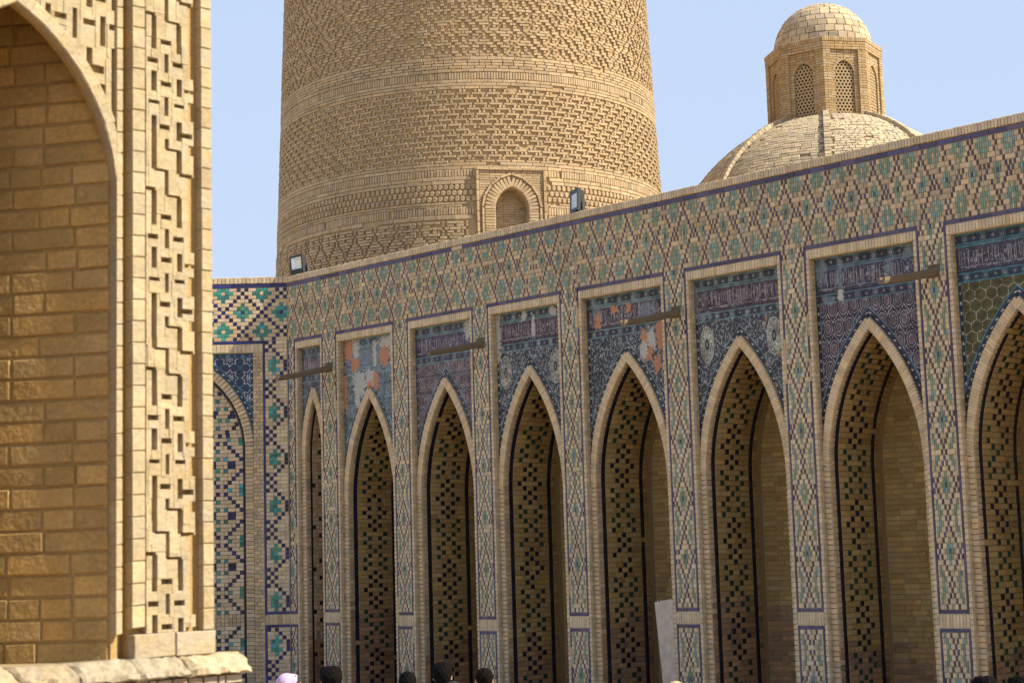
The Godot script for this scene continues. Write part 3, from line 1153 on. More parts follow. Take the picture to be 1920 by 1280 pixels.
# ------------------------------------------------------------------ the wall across the corner
func make_corner_wall() -> void:
	var dir := Vector3(0.9992, 0, -0.04).normalized()
	var out := Vector3(-dir.z, 0, dir.x)
	# x runs from -4 (far end) to 0 (corner)
	var w := thing("corner_wall", "short wall with bright turquoise and cobalt tile lozenges across the courtyard corner", "wall", Transform3D(Basis(dir, Vector3.UP, out), Vector3(-4.0167, 0, -30)))
	var x0 := -4.2
	var core := Shape.new()
	core.box(Vector3(x0, FRAME - 0.02, -0.6), Vector3(0.0, TOP - 0.135, -0.009))
	core.box(Vector3(x0, 0, -0.9), Vector3(0.2, TOP - 0.2, -0.61))
	core.box(Vector3(x0, 0, -0.6), Vector3(-3.2, FRAME - 0.03, -0.009))
	var frieze := part("frieze", core, mortar(), w, "sunlit band of turquoise and cobalt tile lozenges")
	soldiers("corner", frieze, "coping_brick", "cream", x0, -0.004, TOP - 0.13, TOP, 0.012, 0.072, 0.3)
	band("corner", frieze, "bright_cobalt", Vector3(x0, TOP - 0.165, 0.008), Vector3(-0.004, TOP - 0.165, 0.008), 0.062, 0.24, 0.03)
	# x of the first lozenge centre is 0.82 from the corner
	var off := func(i: int, j: int) -> String:
		return square_lozenge(i - 50 + 12, j - 7)
	mosaic("corner", frieze, off, -3.45, -0.0, FRAME, TOP - 0.2, 0.0, 0.069, 0.0695, "cream", 3)
	# pilaster by the corner
	var a := -0.44
	var ps := Shape.new()
	ps.box(Vector3(a, 0, -0.6), Vector3(0.15, FRAME - 0.021, -0.009))
	var p := part("pilaster", ps, mortar(), w)
	var side := func(i: int, j: int) -> String:
		var y := absi(posmod(j + 4, 12) - 6)
		var reach: int = [4, 4, 3, 2, 1, 0, 1][y]
		var x := absi(i - 1)
		if x == reach or (y == 5 and x == 0):
			return "deep_cobalt" if y != 6 or x == 1 else ""
		if y <= 2 and x == 1 and i == 2:
			return "bright_turquoise"
		if (y <= 1 and i == 1) or (y == 1 and i == 3):
			return "bright_turquoise"
		return ""
	mosaic("corner", p, side, a + 0.035, -0.01, BREAK + 0.05, FRAME, 0.0, 0.068, 0.069, "cream", 3)
	mosaic("corner", p, side, a + 0.035, -0.01, 0.3, BREAK - 0.225, 0.0, 0.068, 0.069, "cream", 3)
	band("corner", p, "bright_cobalt", Vector3(a + 0.018, BREAK, 0.004), Vector3(a + 0.018, FRAME, 0.004), 0.036, 0.3, 0.035)
	band("corner", p, "bright_cobalt", Vector3(a + 0.018, 0.3, 0.004), Vector3(a + 0.018, BREAK - 0.175, 0.004), 0.036, 0.3, 0.035)
	for y in [BREAK + 0.025, BREAK - 0.2]:
		band("corner", p, "bright_cobalt", Vector3(a + 0.036, y, 0.004), Vector3(-0.01, y, 0.004), 0.046, 0.2, 0.035)
	soldiers("corner", p, "brick", "buff", a, -0.005, BREAK - 0.173, BREAK - 0.002, 0.0, 0.07, 0.04)
	# the bay: frame, panel, rim and a shallow blind arch full of tile
	var b := a
	var c := -3.2
	var mid := (b + c) / 2
	var half := (b - c) / 2 - 0.18 - 0.15
	var arch := Arch.new(mid, half, 0.0, 4.75, 6.28)
	var z := -0.06
	var fs := Shape.new()
	fs.box(Vector3(c, FRAME - 0.21, -0.3), Vector3(b - 0.001, FRAME - 0.022, -0.010))
	for q in [[c, c + 0.17], [b - 0.17, b - 0.001]]:
		fs.box(Vector3(q[0], 0, -0.3), Vector3(q[1], FRAME - 0.211, -0.010))
	var frame := part("bay_frame", fs, mortar(), w)
	band("corner", frame, "bright_cobalt", Vector3(c, FRAME - 0.026, 0.005), Vector3(b, FRAME - 0.026, 0.005), 0.05, 0.22, 0.04)
	soldiers("corner", frame, "brick", "cream", c, b - 0.002, FRAME - 0.21, FRAME - 0.052, 0.0, 0.075, 0.05)
	courses("corner", frame, "brick", "buff", b - 0.18, b - 0.001, 0.0, FRAME - 0.212, 0.0, 0.12, 0.069, Transform3D.IDENTITY, false)
	courses("corner", frame, "brick", "buff", c, c + 0.18, 0.0, FRAME - 0.212, 0.0, 0.12, 0.069, Transform3D.IDENTITY, false)
	var gs := Shape.new()
	var x1 := b - 0.18
	var gx0 := c + 0.18
	round_arch(gs, arch, 0.15, gx0, x1, arch.spring, FRAME - 0.21, z, 60)
	var gm := StandardMaterial3D.new()
	gm.albedo_texture = panel_print(x1 - gx0, FRAME - 0.21 - arch.spring, arch, gx0, FRAME - 0.21, 0.15, {"motif": "stars", "plain": true, "ground": Color(0.11, 0.13, 0.26), "second": Color(0.2, 0.3, 0.4), "teal": Color(0.20, 0.42, 0.48), "light": Color(0.66, 0.66, 0.64), "dark": Color(0.10, 0.12, 0.22), "field": Color(0.10, 0.12, 0.24), "ink": Color(0.62, 0.62, 0.62)}, 300)
	gm.roughness = 0.4
	part("glazed_panel", gs, gm, w, "navy and turquoise tile panel of small stars over the blind arch")
	# blind arch
	var ns := Shape.new()
	lining(ns, arch, z + 0.03, z - 0.08, 0.0, 30)
	ns.box(Vector3(gx0, 0, -0.32), Vector3(x1, 6.4, -0.148))
	for q in [[gx0, mid - half - 0.005], [mid + half + 0.005, x1]]:
		ns.box(Vector3(q[0], 0, -0.147), Vector3(q[1], arch.spring, z - 0.004))
	var n := part("blind_arch", ns, mortar(), w)
	for side_ in [-1.0, 1.0]:
		var total: float = arch.jamb() + arch.sweep(0.075) * arch.r
		var count := int(total / 0.069)
		for j in count:
			var f := arch.at((j + 0.5) * total / count, side_, 0.075)
			var pt: Vector2 = f[0]
			var t: Vector2 = f[1]
			put("corner", n, "arch_brick", "brick", "buff" if j * total / count < arch.jamb() else "rim", Vector3(pt.x, pt.y, z + 0.005 + jit(0.002)), Vector3(0.064, 0.148, 0.06), Basis.IDENTITY, atan2(t.y, t.x))
		var lc := int(arch.length() / 0.26)
		for j in lc:
			var f := arch.at((j + 0.5) * arch.length() / lc, side_, -0.022)
			var pt: Vector2 = f[0]
			var t: Vector2 = f[1]
			put("corner", n, "band_tile", "glaze", "navy", Vector3(pt.x, pt.y, -0.13), Vector3(arch.length() / lc - 0.002, 0.042, 0.04), Basis.IDENTITY, atan2(t.y, t.x))
	var fld := func(i: int, j: int) -> String:
		var x := absi(posmod(i, 12) - 6)
		var y := absi(posmod(j, 13) - 6)
		var side2 := posmod(i, 12) - 6
		if x + y == 6 and y > 0 and y < 6:
			return "deep_cobalt"
		if (side2 == 3 and y <= 1) or (y == 6 and x >= 3 and x <= 4):
			return "deep_cobalt"
		if (side2 == -1 and y <= 1) or (side2 == 1 and y == 2) or (x == 5 and y == 5) or (side2 == -4 and y == 0) or (side2 == 5 and y == 3):
			return "bright_turquoise"
		return ""
	var step := 0.069
	var rows := int((6.28) / step)
	for j in rows:
		var v := (j + 0.5) * step
		var r := minf(arch.reach(v - step / 2), arch.reach(v + step / 2)) - 0.048
		if r < 0.1:
			continue
		if absf(v - (BREAK - 0.09)) < 0.13:
			soldiers("corner", n, "brick", "buff", mid - r, mid + r, v - step / 2, v + step / 2, -0.125, 0.07, 0.04)
			continue
		var cols := int(r * 2 / step)
		var rowfn := func(i: int, _q: int) -> String:
			return fld.call(i - cols / 2 + 3, j)
		mosaic("corner", n, rowfn, mid - r, mid + r, v - step / 2, v + step / 2, -0.125, step, step, "cream", 3)
	flush("corner")

# ------------------------------------------------------------------ the minaret
const MINARET_NICHE := 0.216
func minaret_radius(v: float) -> float:
	return 4.677 - 0.0391 * (v - 11.87)

func on_shaft(parent: Node3D, piece: String, palette: String, phi: float, v: float, size: Vector3, proud: float, spin := 0.0) -> void:
	if absf(phi - MINARET_NICHE) < 0.163 + size.x * 0.1 and v < 11.22 and v > 9.3:
		return
	if rng.randf() < 0.012:
		return
	var r := minaret_radius(v) + proud - size.z / 2
	put("minaret", parent, piece, "brick", palette, Vector3(sin(phi) * r, v, cos(phi) * r), size, Basis(Vector3(cos(phi), 0, -sin(phi)), Vector3.UP, Vector3(sin(phi), 0, cos(phi))), spin)

func shaft_courses(parent: Node3D, v0: float, v1: float, rows: int, length: float, proud: float, dark_joint := 0.008) -> void:
	var h := (v1 - v0) / rows
	for j in rows:
		var v := v0 + (j + 0.5) * h
		var step := length / minaret_radius(v)
		var phi := -1.72 + step * (0.5 if j % 2 else 0.0) + jit(0.01)
		while phi < 1.72:
			var l := step * rng.randf_range(0.8, 1.15)
			on_shaft(parent, "brick", "minaret", phi + l / 2, v, Vector3(l * minaret_radius(v) - dark_joint, h - 0.010, 0.07), proud + jit(0.004))
			phi += l

func shaft_soldiers(parent: Node3D, v0: float, v1: float, width: float, proud: float) -> void:
	var v := (v0 + v1) / 2
	var count := int(3.44 * minaret_radius(v) / width)
	for k in count:
		on_shaft(parent, "upright_brick", "minaret", -1.72 + 3.44 * (k + 0.5) / count, v + jit(0.003), Vector3(width - 0.013, v1 - v0 - 0.008, 0.07), proud + jit(0.004), jit(0.02))

func shaft_lozenges(parent: Node3D, v0: float, v1: float, ch: float, wide: float, hx: int, hy: int, rule: Callable, rise: float, longest := 2) -> void:
	var rows := int((v1 - v0) / ch)
	for j in rows:
		var v := v0 + (j + 0.5) * ch
		var r := minaret_radius(v)
		var cols := int(3.44 * 4.7 / wide)
		var i := 0
		var shift := j % 2
		while i < cols:
			var x := absi(posmod(i + hx, 2 * hx) - hx)
			var y := absi(posmod(j + hy, 2 * hy) - hy)
			if rule.call(x, y):
				i += 1
				continue
			var run := 1
			var most := longest if rng.randf() < 0.75 else maxi(1, longest / 2)
			if i == 0 and shift:
				most = 1
			while run < most and i + run < cols:
				var x2 := absi(posmod(i + run + hx, 2 * hx) - hx)
				if rule.call(x2, y):
					break
				run += 1
			var phi := -1.72 + 3.44 * (i + run * 0.5) / cols
			on_shaft(parent, "brick", "minaret", phi, v, Vector3(run * 3.44 / cols * r - 0.012, ch - 0.011, 0.07), rise + jit(0.006), jit(0.012))
			i += run

func make_minaret() -> void:
	var t := thing("minaret", "massive round tapering brick minaret with bands of raised brick patterns", "minaret", Transform3D(Basis.IDENTITY, Vector3(-0.927, 0, -41)))
	var angles: Array = []
	for k in 180:
		angles.append(-PI + TAU * k / 180.0)
	angles.append(MINARET_NICHE - 0.163)
	angles.append(MINARET_NICHE + 0.163)
	angles.sort()
	angles.append(angles[0] + TAU)
	var levels := [0.0, 5.0, 9.3, 11.22, 13.0, 15.0, 17.0, 19.0, 24.0]
	var s := Shape.new()
	for k in levels.size() - 1:
		var va: float = levels[k]
		var vb: float = levels[k + 1]
		var ra := minaret_radius(va) - 0.030
		var rb := minaret_radius(vb) - 0.030
		for q in angles.size() - 1:
			var a: float = angles[q]
			var b: float = angles[q + 1]
			if k == 2 and (a + b) / 2 > MINARET_NICHE - 0.163 and (a + b) / 2 < MINARET_NICHE + 0.163:
				continue
			s.quad(Vector3(sin(a) * ra, va, cos(a) * ra), Vector3(sin(b) * ra, va, cos(b) * ra), Vector3(sin(b) * rb, vb, cos(b) * rb), Vector3(sin(a) * rb, vb, cos(a) * rb))
	var shaft := part("shaft", s, mortar(Color(0.47, 0.345, 0.205)), t)
	# upper zone: nested stepped lozenges in relief
	shaft_lozenges(shaft, 13.78, 18.4, 0.066, 0.079, 6, 8, func(x: int, y: int) -> bool:
		var q := x / 6.0 + y / 8.0
		return absf(q - 1.0) < 0.09 or (absf(q - 0.5) < 0.085 and x > 0) or absf(q - 1.5) < 0.085 or (x == 0 and y == 1), 0.014, 3)
	shaft_courses(shaft, 13.70, 13.78, 1, 0.36, 0.012)
	shaft_courses(shaft, 13.50, 13.70, 3, 0.27, 0.014, 0.018)
	shaft_courses(shaft, 13.42, 13.50, 1, 0.34, 0.012)
	shaft_soldiers(shaft, 13.25, 13.42, 0.062, 0.004)
	shaft_courses(shaft, 13.03, 13.25, 3, 0.33, 0.008)
	# basket weave of long bars over pairs of stubs
	var rows := 14
	var h := (13.02 - 11.36) / rows
	for j in rows:
		var top := 13.02 - j * h
		var period := 0.335
		var count := int(3.44 * 4.7 / period)
		var zig: float = 2.0 * (j % 2) + 0.55 * [0, 1, 2, 3, 2, 1, 0][j / 2]
		for k in count:
			var phi := -1.72 + 3.44 * (k + 0.25 * zig) / count
			var w := 3.44 * minaret_radius(top) / count
			on_shaft(shaft, "brick", "minaret", phi, top - h * 0.80, Vector3(w * 0.84, h * 0.38, 0.07), 0.014 + jit(0.005), jit(0.01))
			for o in [-0.17, 0.09]:
				on_shaft(shaft, "brick_end", "minaret", phi + o * 3.44 / count, top - h * 0.29, Vector3(w * 0.17, h * 0.56, 0.07), 0.010 + jit(0.005))
	shaft_courses(shaft, 11.20, 11.36, 2, 0.33, 0.010)
	shaft_soldiers(shaft, 11.04, 11.20, 0.066, 0.010)
	shaft_courses(shaft, 10.87, 11.04, 2, 0.36, 0.012)
	for j in 3:
		var v := 10.81 - j * 0.132
		var count := int(3.44 * 4.72 / 0.122)
		for k in count:
			on_shaft(shaft, "roundel", "minaret", -1.72 + 3.44 * (k + (0.5 if j % 2 else 0.0)) / count, v, Vector3(0.104, 0.122, 0.08), 0.018 + jit(0.004))
	shaft_courses(shaft, 10.36, 10.47, 2, 0.4, 0.010)
	shaft_soldiers(shaft, 10.18, 10.36, 0.062, 0.010)
	shaft_courses(shaft, 10.08, 10.18, 1, 0.36, 0.010)
	shaft_lozenges(shaft, 8.0, 10.08, 0.066, 0.052, 5, 7, func(x: int, y: int) -> bool:
		return absf(x / 5.0 + y / 7.0 - 1.0) < 0.09 or (x == 0 and y == 1) or (x == 5 and y == 6), 0.020, 5)
	# blind window
	var r0 := minaret_radius(10.4) - 0.02
	var f := Transform3D(Basis(Vector3(cos(MINARET_NICHE), 0, -sin(MINARET_NICHE)), Vector3.UP, Vector3(sin(MINARET_NICHE), 0, cos(MINARET_NICHE))), Vector3(sin(MINARET_NICHE) * r0, 0, cos(MINARET_NICHE) * r0))
	var arch := Arch.new(0.0, 0.37, 9.3, 10.30, 10.79)
	var ns := Shape.new()
	round_arch(ns, arch, 0.0, -0.80, 0.80, 9.3, 11.23, -0.032, 40)
	lining(ns, arch, -0.032, -0.36, 0.0, 24)
	ns.box(Vector3(-0.45, 9.3, -0.45), Vector3(0.45, 10.85, -0.35))
	ns.box(Vector3(-0.80, 9.3, -0.14), Vector3(-0.77, 11.23, -0.033))
	ns.box(Vector3(0.77, 9.3, -0.14), Vector3(0.80, 11.23, -0.033))
	ns.box(Vector3(-0.77, 11.20, -0.14), Vector3(0.77, 11.23, -0.033))
	var n := part("blind_window", ns, mortar(Color(0.47, 0.345, 0.205)), t, "pointed blind window framed by radiating bricks")
	n.transform = f
	for x in [-0.755, 0.755]:
		courses_up("minaret", n, x, 9.3, 11.16, 0.055, 0.24, 0.022)
	courses("minaret", n, "brick", "minaret", -0.78, 0.78, 11.165, 11.225, 0.026, 0.3, 0.06)
	# thin courses of the field, clear of the ring
	var rows2 := 34
	for j in rows2:
		var v := 9.3 + (j + 0.5) * (11.16 - 9.3) / rows2
		var e: float = arch.reach(v, 0.31)
		for side in [-1.0, 1.0]:
			if 0.72 - e > 0.03:
				courses("minaret", n, "brick", "minaret", e if side > 0 else -0.72, 0.72 if side > 0 else -e, v - 0.027, v + 0.027, -0.012, 0.26, 0.054, Transform3D.IDENTITY, true, 0.008)
	courses("minaret", n, "brick", "minaret", -0.37, 0.37, 9.3, 10.75, -0.335, 0.26, 0.056)
	for side in [-1.0, 1.0]:
		var len_: float = arch.jamb() + arch.sweep(0.12) * arch.r
		var count := int(len_ / 0.062)
		for j in count:
			var g := arch.at((j + 0.5) * len_ / count, side, 0.125)
			var grow := 1.0 + 0.25 * (1.0 if (j + 0.5) * len_ / count > arch.jamb() else 0.0)
			put("minaret", n, "arch_brick", "brick", "minaret", Vector3(g[0].x, g[0].y, -0.005 + jit(0.003)), Vector3(len_ / count * grow - 0.012, 0.235, 0.06), Basis.IDENTITY, atan2(g[1].y, g[1].x))
		var len2: float = arch.jamb() + arch.sweep(0.285) * arch.r
		var count2 := int(len2 / 0.16)
		for j in count2:
			var g := arch.at((j + 0.5) * len2 / count2, side, 0.28)
			put("minaret", n, "arch_brick", "brick", "minaret", Vector3(g[0].x, g[0].y, 0.008), Vector3(len2 / count2 * (1.5 if (j + 0.5) * len2 / count2 > arch.jamb() else 1.0) - 0.006, 0.05, 0.07), Basis.IDENTITY, atan2(g[1].y, g[1].x))
		# soffit of the niche
		var sc := int(arch.length() / 0.06)
		for j in sc:
			var g := arch.at((j + 0.5) * arch.length() / sc, side)
			var y := Vector3(g[1].x, g[1].y, 0)
			var zz := Vector3(g[2].x, g[2].y, 0)
			put("minaret", n, "arch_brick", "brick", "minaret", Vector3(g[0].x, g[0].y, -0.18), Vector3(0.27, 0.05, 0.03), Basis(y.cross(zz), y, zz))
	flush("minaret")

func courses_up(pool: String, parent: Node3D, x: float, v0: float, v1: float, width: float, length: float, z: float) -> void:
	var count := maxi(1, roundi((v1 - v0) / length))
	for k in count:
		put(pool, parent, "brick", "brick", "minaret", Vector3(x, v0 + (k + 0.5) * (v1 - v0) / count, z - 0.03), Vector3(width, (v1 - v0) / count - 0.006, 0.08))

# ------------------------------------------------------------------ dome with lantern
func make_dome() -> void:
	var turn := Basis(Vector3.UP, atan2(-8.16, 42.0))
	var t := thing("domed_lantern", "shallow ribbed brick dome carrying an eight sided lantern with lattice windows", "dome", Transform3D(turn, Vector3(8.16, 0, -42)))
	var rd := 4.13
	var cy := 9.47
	var s := Shape.new()
	for a in 72:
		for b in 22:
			var t0 := 0.30 + (PI / 2 - 0.30) * b / 22.0
			var t1 := 0.30 + (PI / 2 - 0.30) * (b + 1) / 22.0
			var p0 := TAU * a / 72.0
			var p1 := TAU * (a + 1) / 72.0
			s.quad(on_ball(rd - 0.03, cy, t1, p0), on_ball(rd - 0.03, cy, t1, p1), on_ball(rd - 0.03, cy, t0, p1), on_ball(rd - 0.03, cy, t0, p0))
	for a in 8:
		var p0 := TAU * a / 8.0
		var p1 := TAU * (a + 1) / 8.0
		s.quad(Vector3(sin(p0) * 4.6, 0, cos(p0) * 4.6), Vector3(sin(p1) * 4.6, 0, cos(p1) * 4.6), Vector3(sin(p1) * 4.6, cy, cos(p1) * 4.6), Vector3(sin(p0) * 4.6, cy, cos(p0) * 4.6))
		s.quad(Vector3(sin(p0) * 4.6, cy, cos(p0) * 4.6), Vector3(sin(p1) * 4.6, cy, cos(p1) * 4.6), Vector3(sin(p1) * 4.0, cy + 0.02, cos(p1) * 4.0), Vector3(sin(p0) * 4.0, cy + 0.02, cos(p0) * 4.0))
	var shell := part("dome_shell", s, mortar(Color(0.42, 0.33, 0.21)), t)
	var rows := 52
	for j in rows:
		var th := 0.33 + 1.24 * (j + 0.5) / rows
		var ch := 1.24 / rows * rd
		var circ := sin(th) * rd
		var p := -2.0
		while p < 2.0:
			var sector := floori(p / (PI / 4))
			var basket := sector == 0 or sector == -3
			var l := rng.randf_range(0.16, 0.27)
			if basket:
				l = 0.135 if (int(p * circ / 0.3) + j / 2) % 2 == 0 else 0.22
			var dp := l / circ
			var mid := p + dp / 2
			var near := absf(fposmod(mid + PI / 8, PI / 4) - PI / 8) * circ
			if near > 0.09 and rng.randf() > 0.012:
				put("dome", shell, "brick", "brick", "dome", on_ball(rd - 0.02 + jit(0.007), cy, th, mid), Vector3(l - 0.012, ch - 0.012, 0.05), ball_basis(th, mid), jit(0.05) + (0.12 * (1 if j % 2 else -1) if basket else 0.0))
			p += dp
	for k in range(-3, 4):
		var phi := k * PI / 4
		for j in 40:
			var th := 0.34 + 1.2 * (j + 0.5) / 40
			put("dome", shell, "rib_brick", "brick", "dome", on_ball(rd + 0.035 + jit(0.006), cy, th, phi), Vector3(0.15, 1.2 / 40 * rd - 0.012, 0.12), ball_basis(th, phi), jit(0.03))
	# lantern
	var apo := 1.468 * cos(PI / 8)
	var side := 2 * 1.468 * sin(PI / 8)
	var lo := 12.9
	var hi := 15.32
	for k in 8:
		var ang := PI / 8 + PI / 4 * k
		var f := Transform3D(Basis(Vector3(cos(ang), 0, -sin(ang)), Vector3.UP, Vector3(sin(ang), 0, cos(ang))), Vector3(sin(ang) * apo, 0, cos(ang) * apo))
		var arch := Arch.new(0.0, 0.25, lo, 14.40, 14.74)
		var w := Shape.new()
		w.box(Vector3(-side / 2 + 0.02, lo, -0.22), Vector3(-0.362, 15.0, -0.012))
		w.box(Vector3(0.362, lo, -0.22), Vector3(side / 2 - 0.02, 15.0, -0.012))
		w.box(Vector3(-side / 2 + 0.02, 15.0, -0.3), Vector3(side / 2 - 0.02, hi - 0.02, -0.012))
		round_arch(w, arch, 0.0, -0.362, 0.362, lo, 15.0, -0.062, 40)
		lining(w, arch, -0.06, -0.24, 0.0, 20)
		var face := part("lantern_face", w, mortar(Color(0.42, 0.32, 0.19)), t)
		face.transform = f
		if k in [0, 1, 2, 5, 6, 7]:
			courses("dome", face, "brick", "lantern", -side / 2, -0.36, lo, 15.0, 0.0, 0.2, 0.065)
			courses("dome", face, "brick", "lantern", 0.36, side / 2, lo, 15.0, 0.0, 0.2, 0.065)
			courses("dome", face, "brick", "lantern", -side / 2, side / 2, 15.0, 15.2, 0.004, 0.22, 0.066)
			soldiers("dome", face, "brick", "lantern", -side / 2 - 0.005, side / 2 + 0.005, 15.2, hi, 0.02, 0.058, 0.07)
			var nr := 32
			for j in nr:
				var v := lo + (j + 0.5) * (15.0 - lo) / nr
				var e: float = arch.reach(v, 0.075 if v > 14.4 else 0.0)
				courses("dome", face, "brick", "lantern", -0.36, -e, v - 0.032, v + 0.032, -0.05, 0.2, 0.064)
				courses("dome", face, "brick", "lantern", e, 0.36, v - 0.032, v + 0.032, -0.05, 0.2, 0.064)
			for sd in [-1.0, 1.0]:
				for j in 8:
					var g := arch.at(arch.jamb() + (j + 0.5) * arch.sweep(0.035) * arch.r / 8, sd, 0.04)
					put("dome", face, "arch_brick", "brick", "lantern", Vector3(g[0].x, g[0].y, -0.064), Vector3(0.055, 0.075, 0.04), Basis.IDENTITY, atan2(g[1].y, g[1].x))
				# returns of the recess
				for j in nr:
					var v := lo + (j + 0.5) * (15.0 - lo) / nr
					var zz := Vector3(-sd, 0, 0)
					put("dome", face, "brick", "brick", "lantern", Vector3(sd * 0.372, v, -0.062), Vector3(0.03, 0.056, 0.03), Basis(Vector3.UP.cross(zz), Vector3.UP, zz))
		# lattice
		var ls := Shape.new()
		var pitch := 0.094
		var rr := pitch / sqrt(3.0)
		var row := 0
		var v := lo + 0.42
		while v < 14.76:
			var x := -0.25 + (pitch / 2 if row % 2 else 0.0) + 0.015
			while x < 0.26:
				if absf(x) < arch.reach(v) + 0.01:
					for q in 6:
						var a0 := PI / 6 + PI / 3 * q
						var a1 := a0 + PI / 3
						var d0 := Vector3(cos(a0), sin(a0), 0)
						var d1 := Vector3(cos(a1), sin(a1), 0)
						var c := Vector3(x, v, -0.085)
						ls.quad(c + d0 * 0.034, c + d0 * rr, c + d1 * rr, c + d1 * 0.034)
						var back := Vector3(0, 0, -0.07)
						ls.quad(c + d1 * 0.034, c + d1 * 0.034 + back, c + d0 * 0.034 + back, c + d0 * 0.034)
						ls.quad(c + d1 * 0.034 + back, c + d1 * rr + back, c + d0 * rr + back, c + d0 * 0.034 + back)
				x += pitch
			row += 1
			v += pitch * 0.866
		part("lattice", ls, toned("mortar", Color(0.46, 0.35, 0.22)), face)
	var inner := Shape.new()  # unseen screen, added to block the sky behind the lattice holes
	for a in 8:
		var p0 := TAU * a / 8.0
		var p1 := TAU * (a + 1) / 8.0
		inner.quad(Vector3(sin(p0) * 1.02, lo, cos(p0) * 1.02), Vector3(sin(p1) * 1.02, lo, cos(p1) * 1.02), Vector3(sin(p1) * 1.02, hi - 0.05, cos(p1) * 1.02), Vector3(sin(p0) * 1.02, hi - 0.05, cos(p0) * 1.02))
	part("added_inner_screen", inner, mortar(Color(0.42, 0.32, 0.19)), t)
	# cap
	var cs := Shape.new()
	var rc := 1.22
	for a in 40:
		for b in 12:
			var p0 := TAU * a / 40.0
			var p1 := TAU * (a + 1) / 40.0
			var t0 := PI / 2 * b / 12.0
			var t1 := PI / 2 * (b + 1) / 12.0
			cs.quad(on_ball(rc - 0.02, 15.33, t1, p0), on_ball(rc - 0.02, 15.33, t1, p1), on_ball(rc - 0.02, 15.33, t0, p1), on_ball(rc - 0.02, 15.33, t0, p0))
	for a in 8:
		var p0 := TAU * a / 8.0
		var p1 := TAU * (a + 1) / 8.0
		cs.quad(Vector3(0, hi - 0.015, 0), Vector3(sin(p0) * 1.46, hi - 0.015, cos(p0) * 1.46), Vector3(sin(p1) * 1.46, hi - 0.015, cos(p1) * 1.46), Vector3(0, hi - 0.016, 0))
	var cap := part("cap_dome", cs, mortar(Color(0.44, 0.35, 0.23)), t)
	for j in 10:
		var th := PI / 2 - (j + 0.5) * (PI / 2) / 10.3
		var circ := sin(th) * rc
		var count := maxi(3, int(TAU * circ / 0.235))
		var ph := rng.randf()
		for k in count:
			var phi := TAU * (k + ph) / count
			put("cap", cap, "brick", "brick", "dome", on_ball(rc - 0.008 + jit(0.006), 15.33, th, phi), Vector3(TAU * circ / count - 0.014, rc * PI / 2 / 10.3 - 0.014, 0.05), ball_basis(th, phi), jit(0.04))
	flush("dome")
	flush("cap")

func on_ball(r: float, cy: float, th: float, phi: float) -> Vector3:
	return Vector3(sin(th) * sin(phi) * r, cy + cos(th) * r, sin(th) * cos(phi) * r)

func ball_basis(th: float, phi: float) -> Basis:
	var z := Vector3(sin(th) * sin(phi), cos(th), sin(th) * cos(phi))
	var x := Vector3(cos(phi), 0, -sin(phi))
	return Basis(x, z.cross(x), z)

# ------------------------------------------------------------------ the near pier
# grooves of one repeat of the carved strip, in units of 5: columns 0..37, rows 0..136 counted downwards
func carved() -> PackedByteArray:
	var g := PackedByteArray()
	g.resize(38 * 137)
	var up := [[565, 0, 210], [565, 290, 425], [565, 510, 590], [612, 85, 125], [612, 210, 305], [612, 435, 510], [612, 605, 680], [660, 10, 85], [660, 125, 215], [660, 310, 425], [660, 525, 595], [705, 220, 515], [705, 610, 685], [705, 95, 135]]
	var across := [[210, 565, 617], [305, 612, 665], [125, 612, 665], [218, 660, 710], [288, 535, 570]]
	var bars := [[607, 40], [690, 60], [610, 390], [560, 470], [655, 470], [612, 555], [698, 567], [565, 632], [660, 632]]
	var rects := []
	for q in up:
		rects.append([q[0] - 6, q[1], q[0] + 6, q[2]])
	for q in across:
		rects.append([q[1], q[0] - 5, q[2], q[0] + 5])
	for q in bars:
		rects.append([q[0] - 18, q[1] - 6, q[0] + 18, q[1] + 6])
	for q in rects:
		for i in range(int((q[0] - 530) / 5.0), int(ceil((q[2] - 530) / 5.0))):
			for j in range(int(q[1] / 5.0), int(ceil(q[3] / 5.0))):
				if i >= 0 and i < 38 and j >= 0 and j < 137:
					g[j * 38 + i] = 1
	return g

# raised plates left between grooves: open(i, j) is true where material stands
func plates(pool: String, parent: Node3D, cols: int, rows: int, open: Callable, x0: float, y1: float, cw: float, ch: float, z: float) -> void:
	var used := PackedByteArray()
	used.resize(cols * rows)
	for j in rows:
		for i in cols:
			if used[j * cols + i] or not open.call(i, j):
				continue
			var w := 1
			while i + w < cols and w < 11 and not used[j * cols + i + w] and open.call(i + w, j):
				w += 1
			var h := 1
			var good := true
			while good and j + h < rows and h < 17:
				for q in w:
					if used[(j + h) * cols + i + q] or not open.call(i + q, j + h):
						good = false
						break
				if good:
					h += 1
			for b in h:
				for a in w:
					used[(j + b) * cols + i + a] = 1
			put(pool, parent, "carved_piece", "brick", "pier", Vector3(x0 + (i + w / 2.0) * cw, y1 - (j + h / 2.0) * ch, z - 0.018 + jit(0.0018)), Vector3(w * cw - 0.0003, h * ch - 0.0003, 0.038))

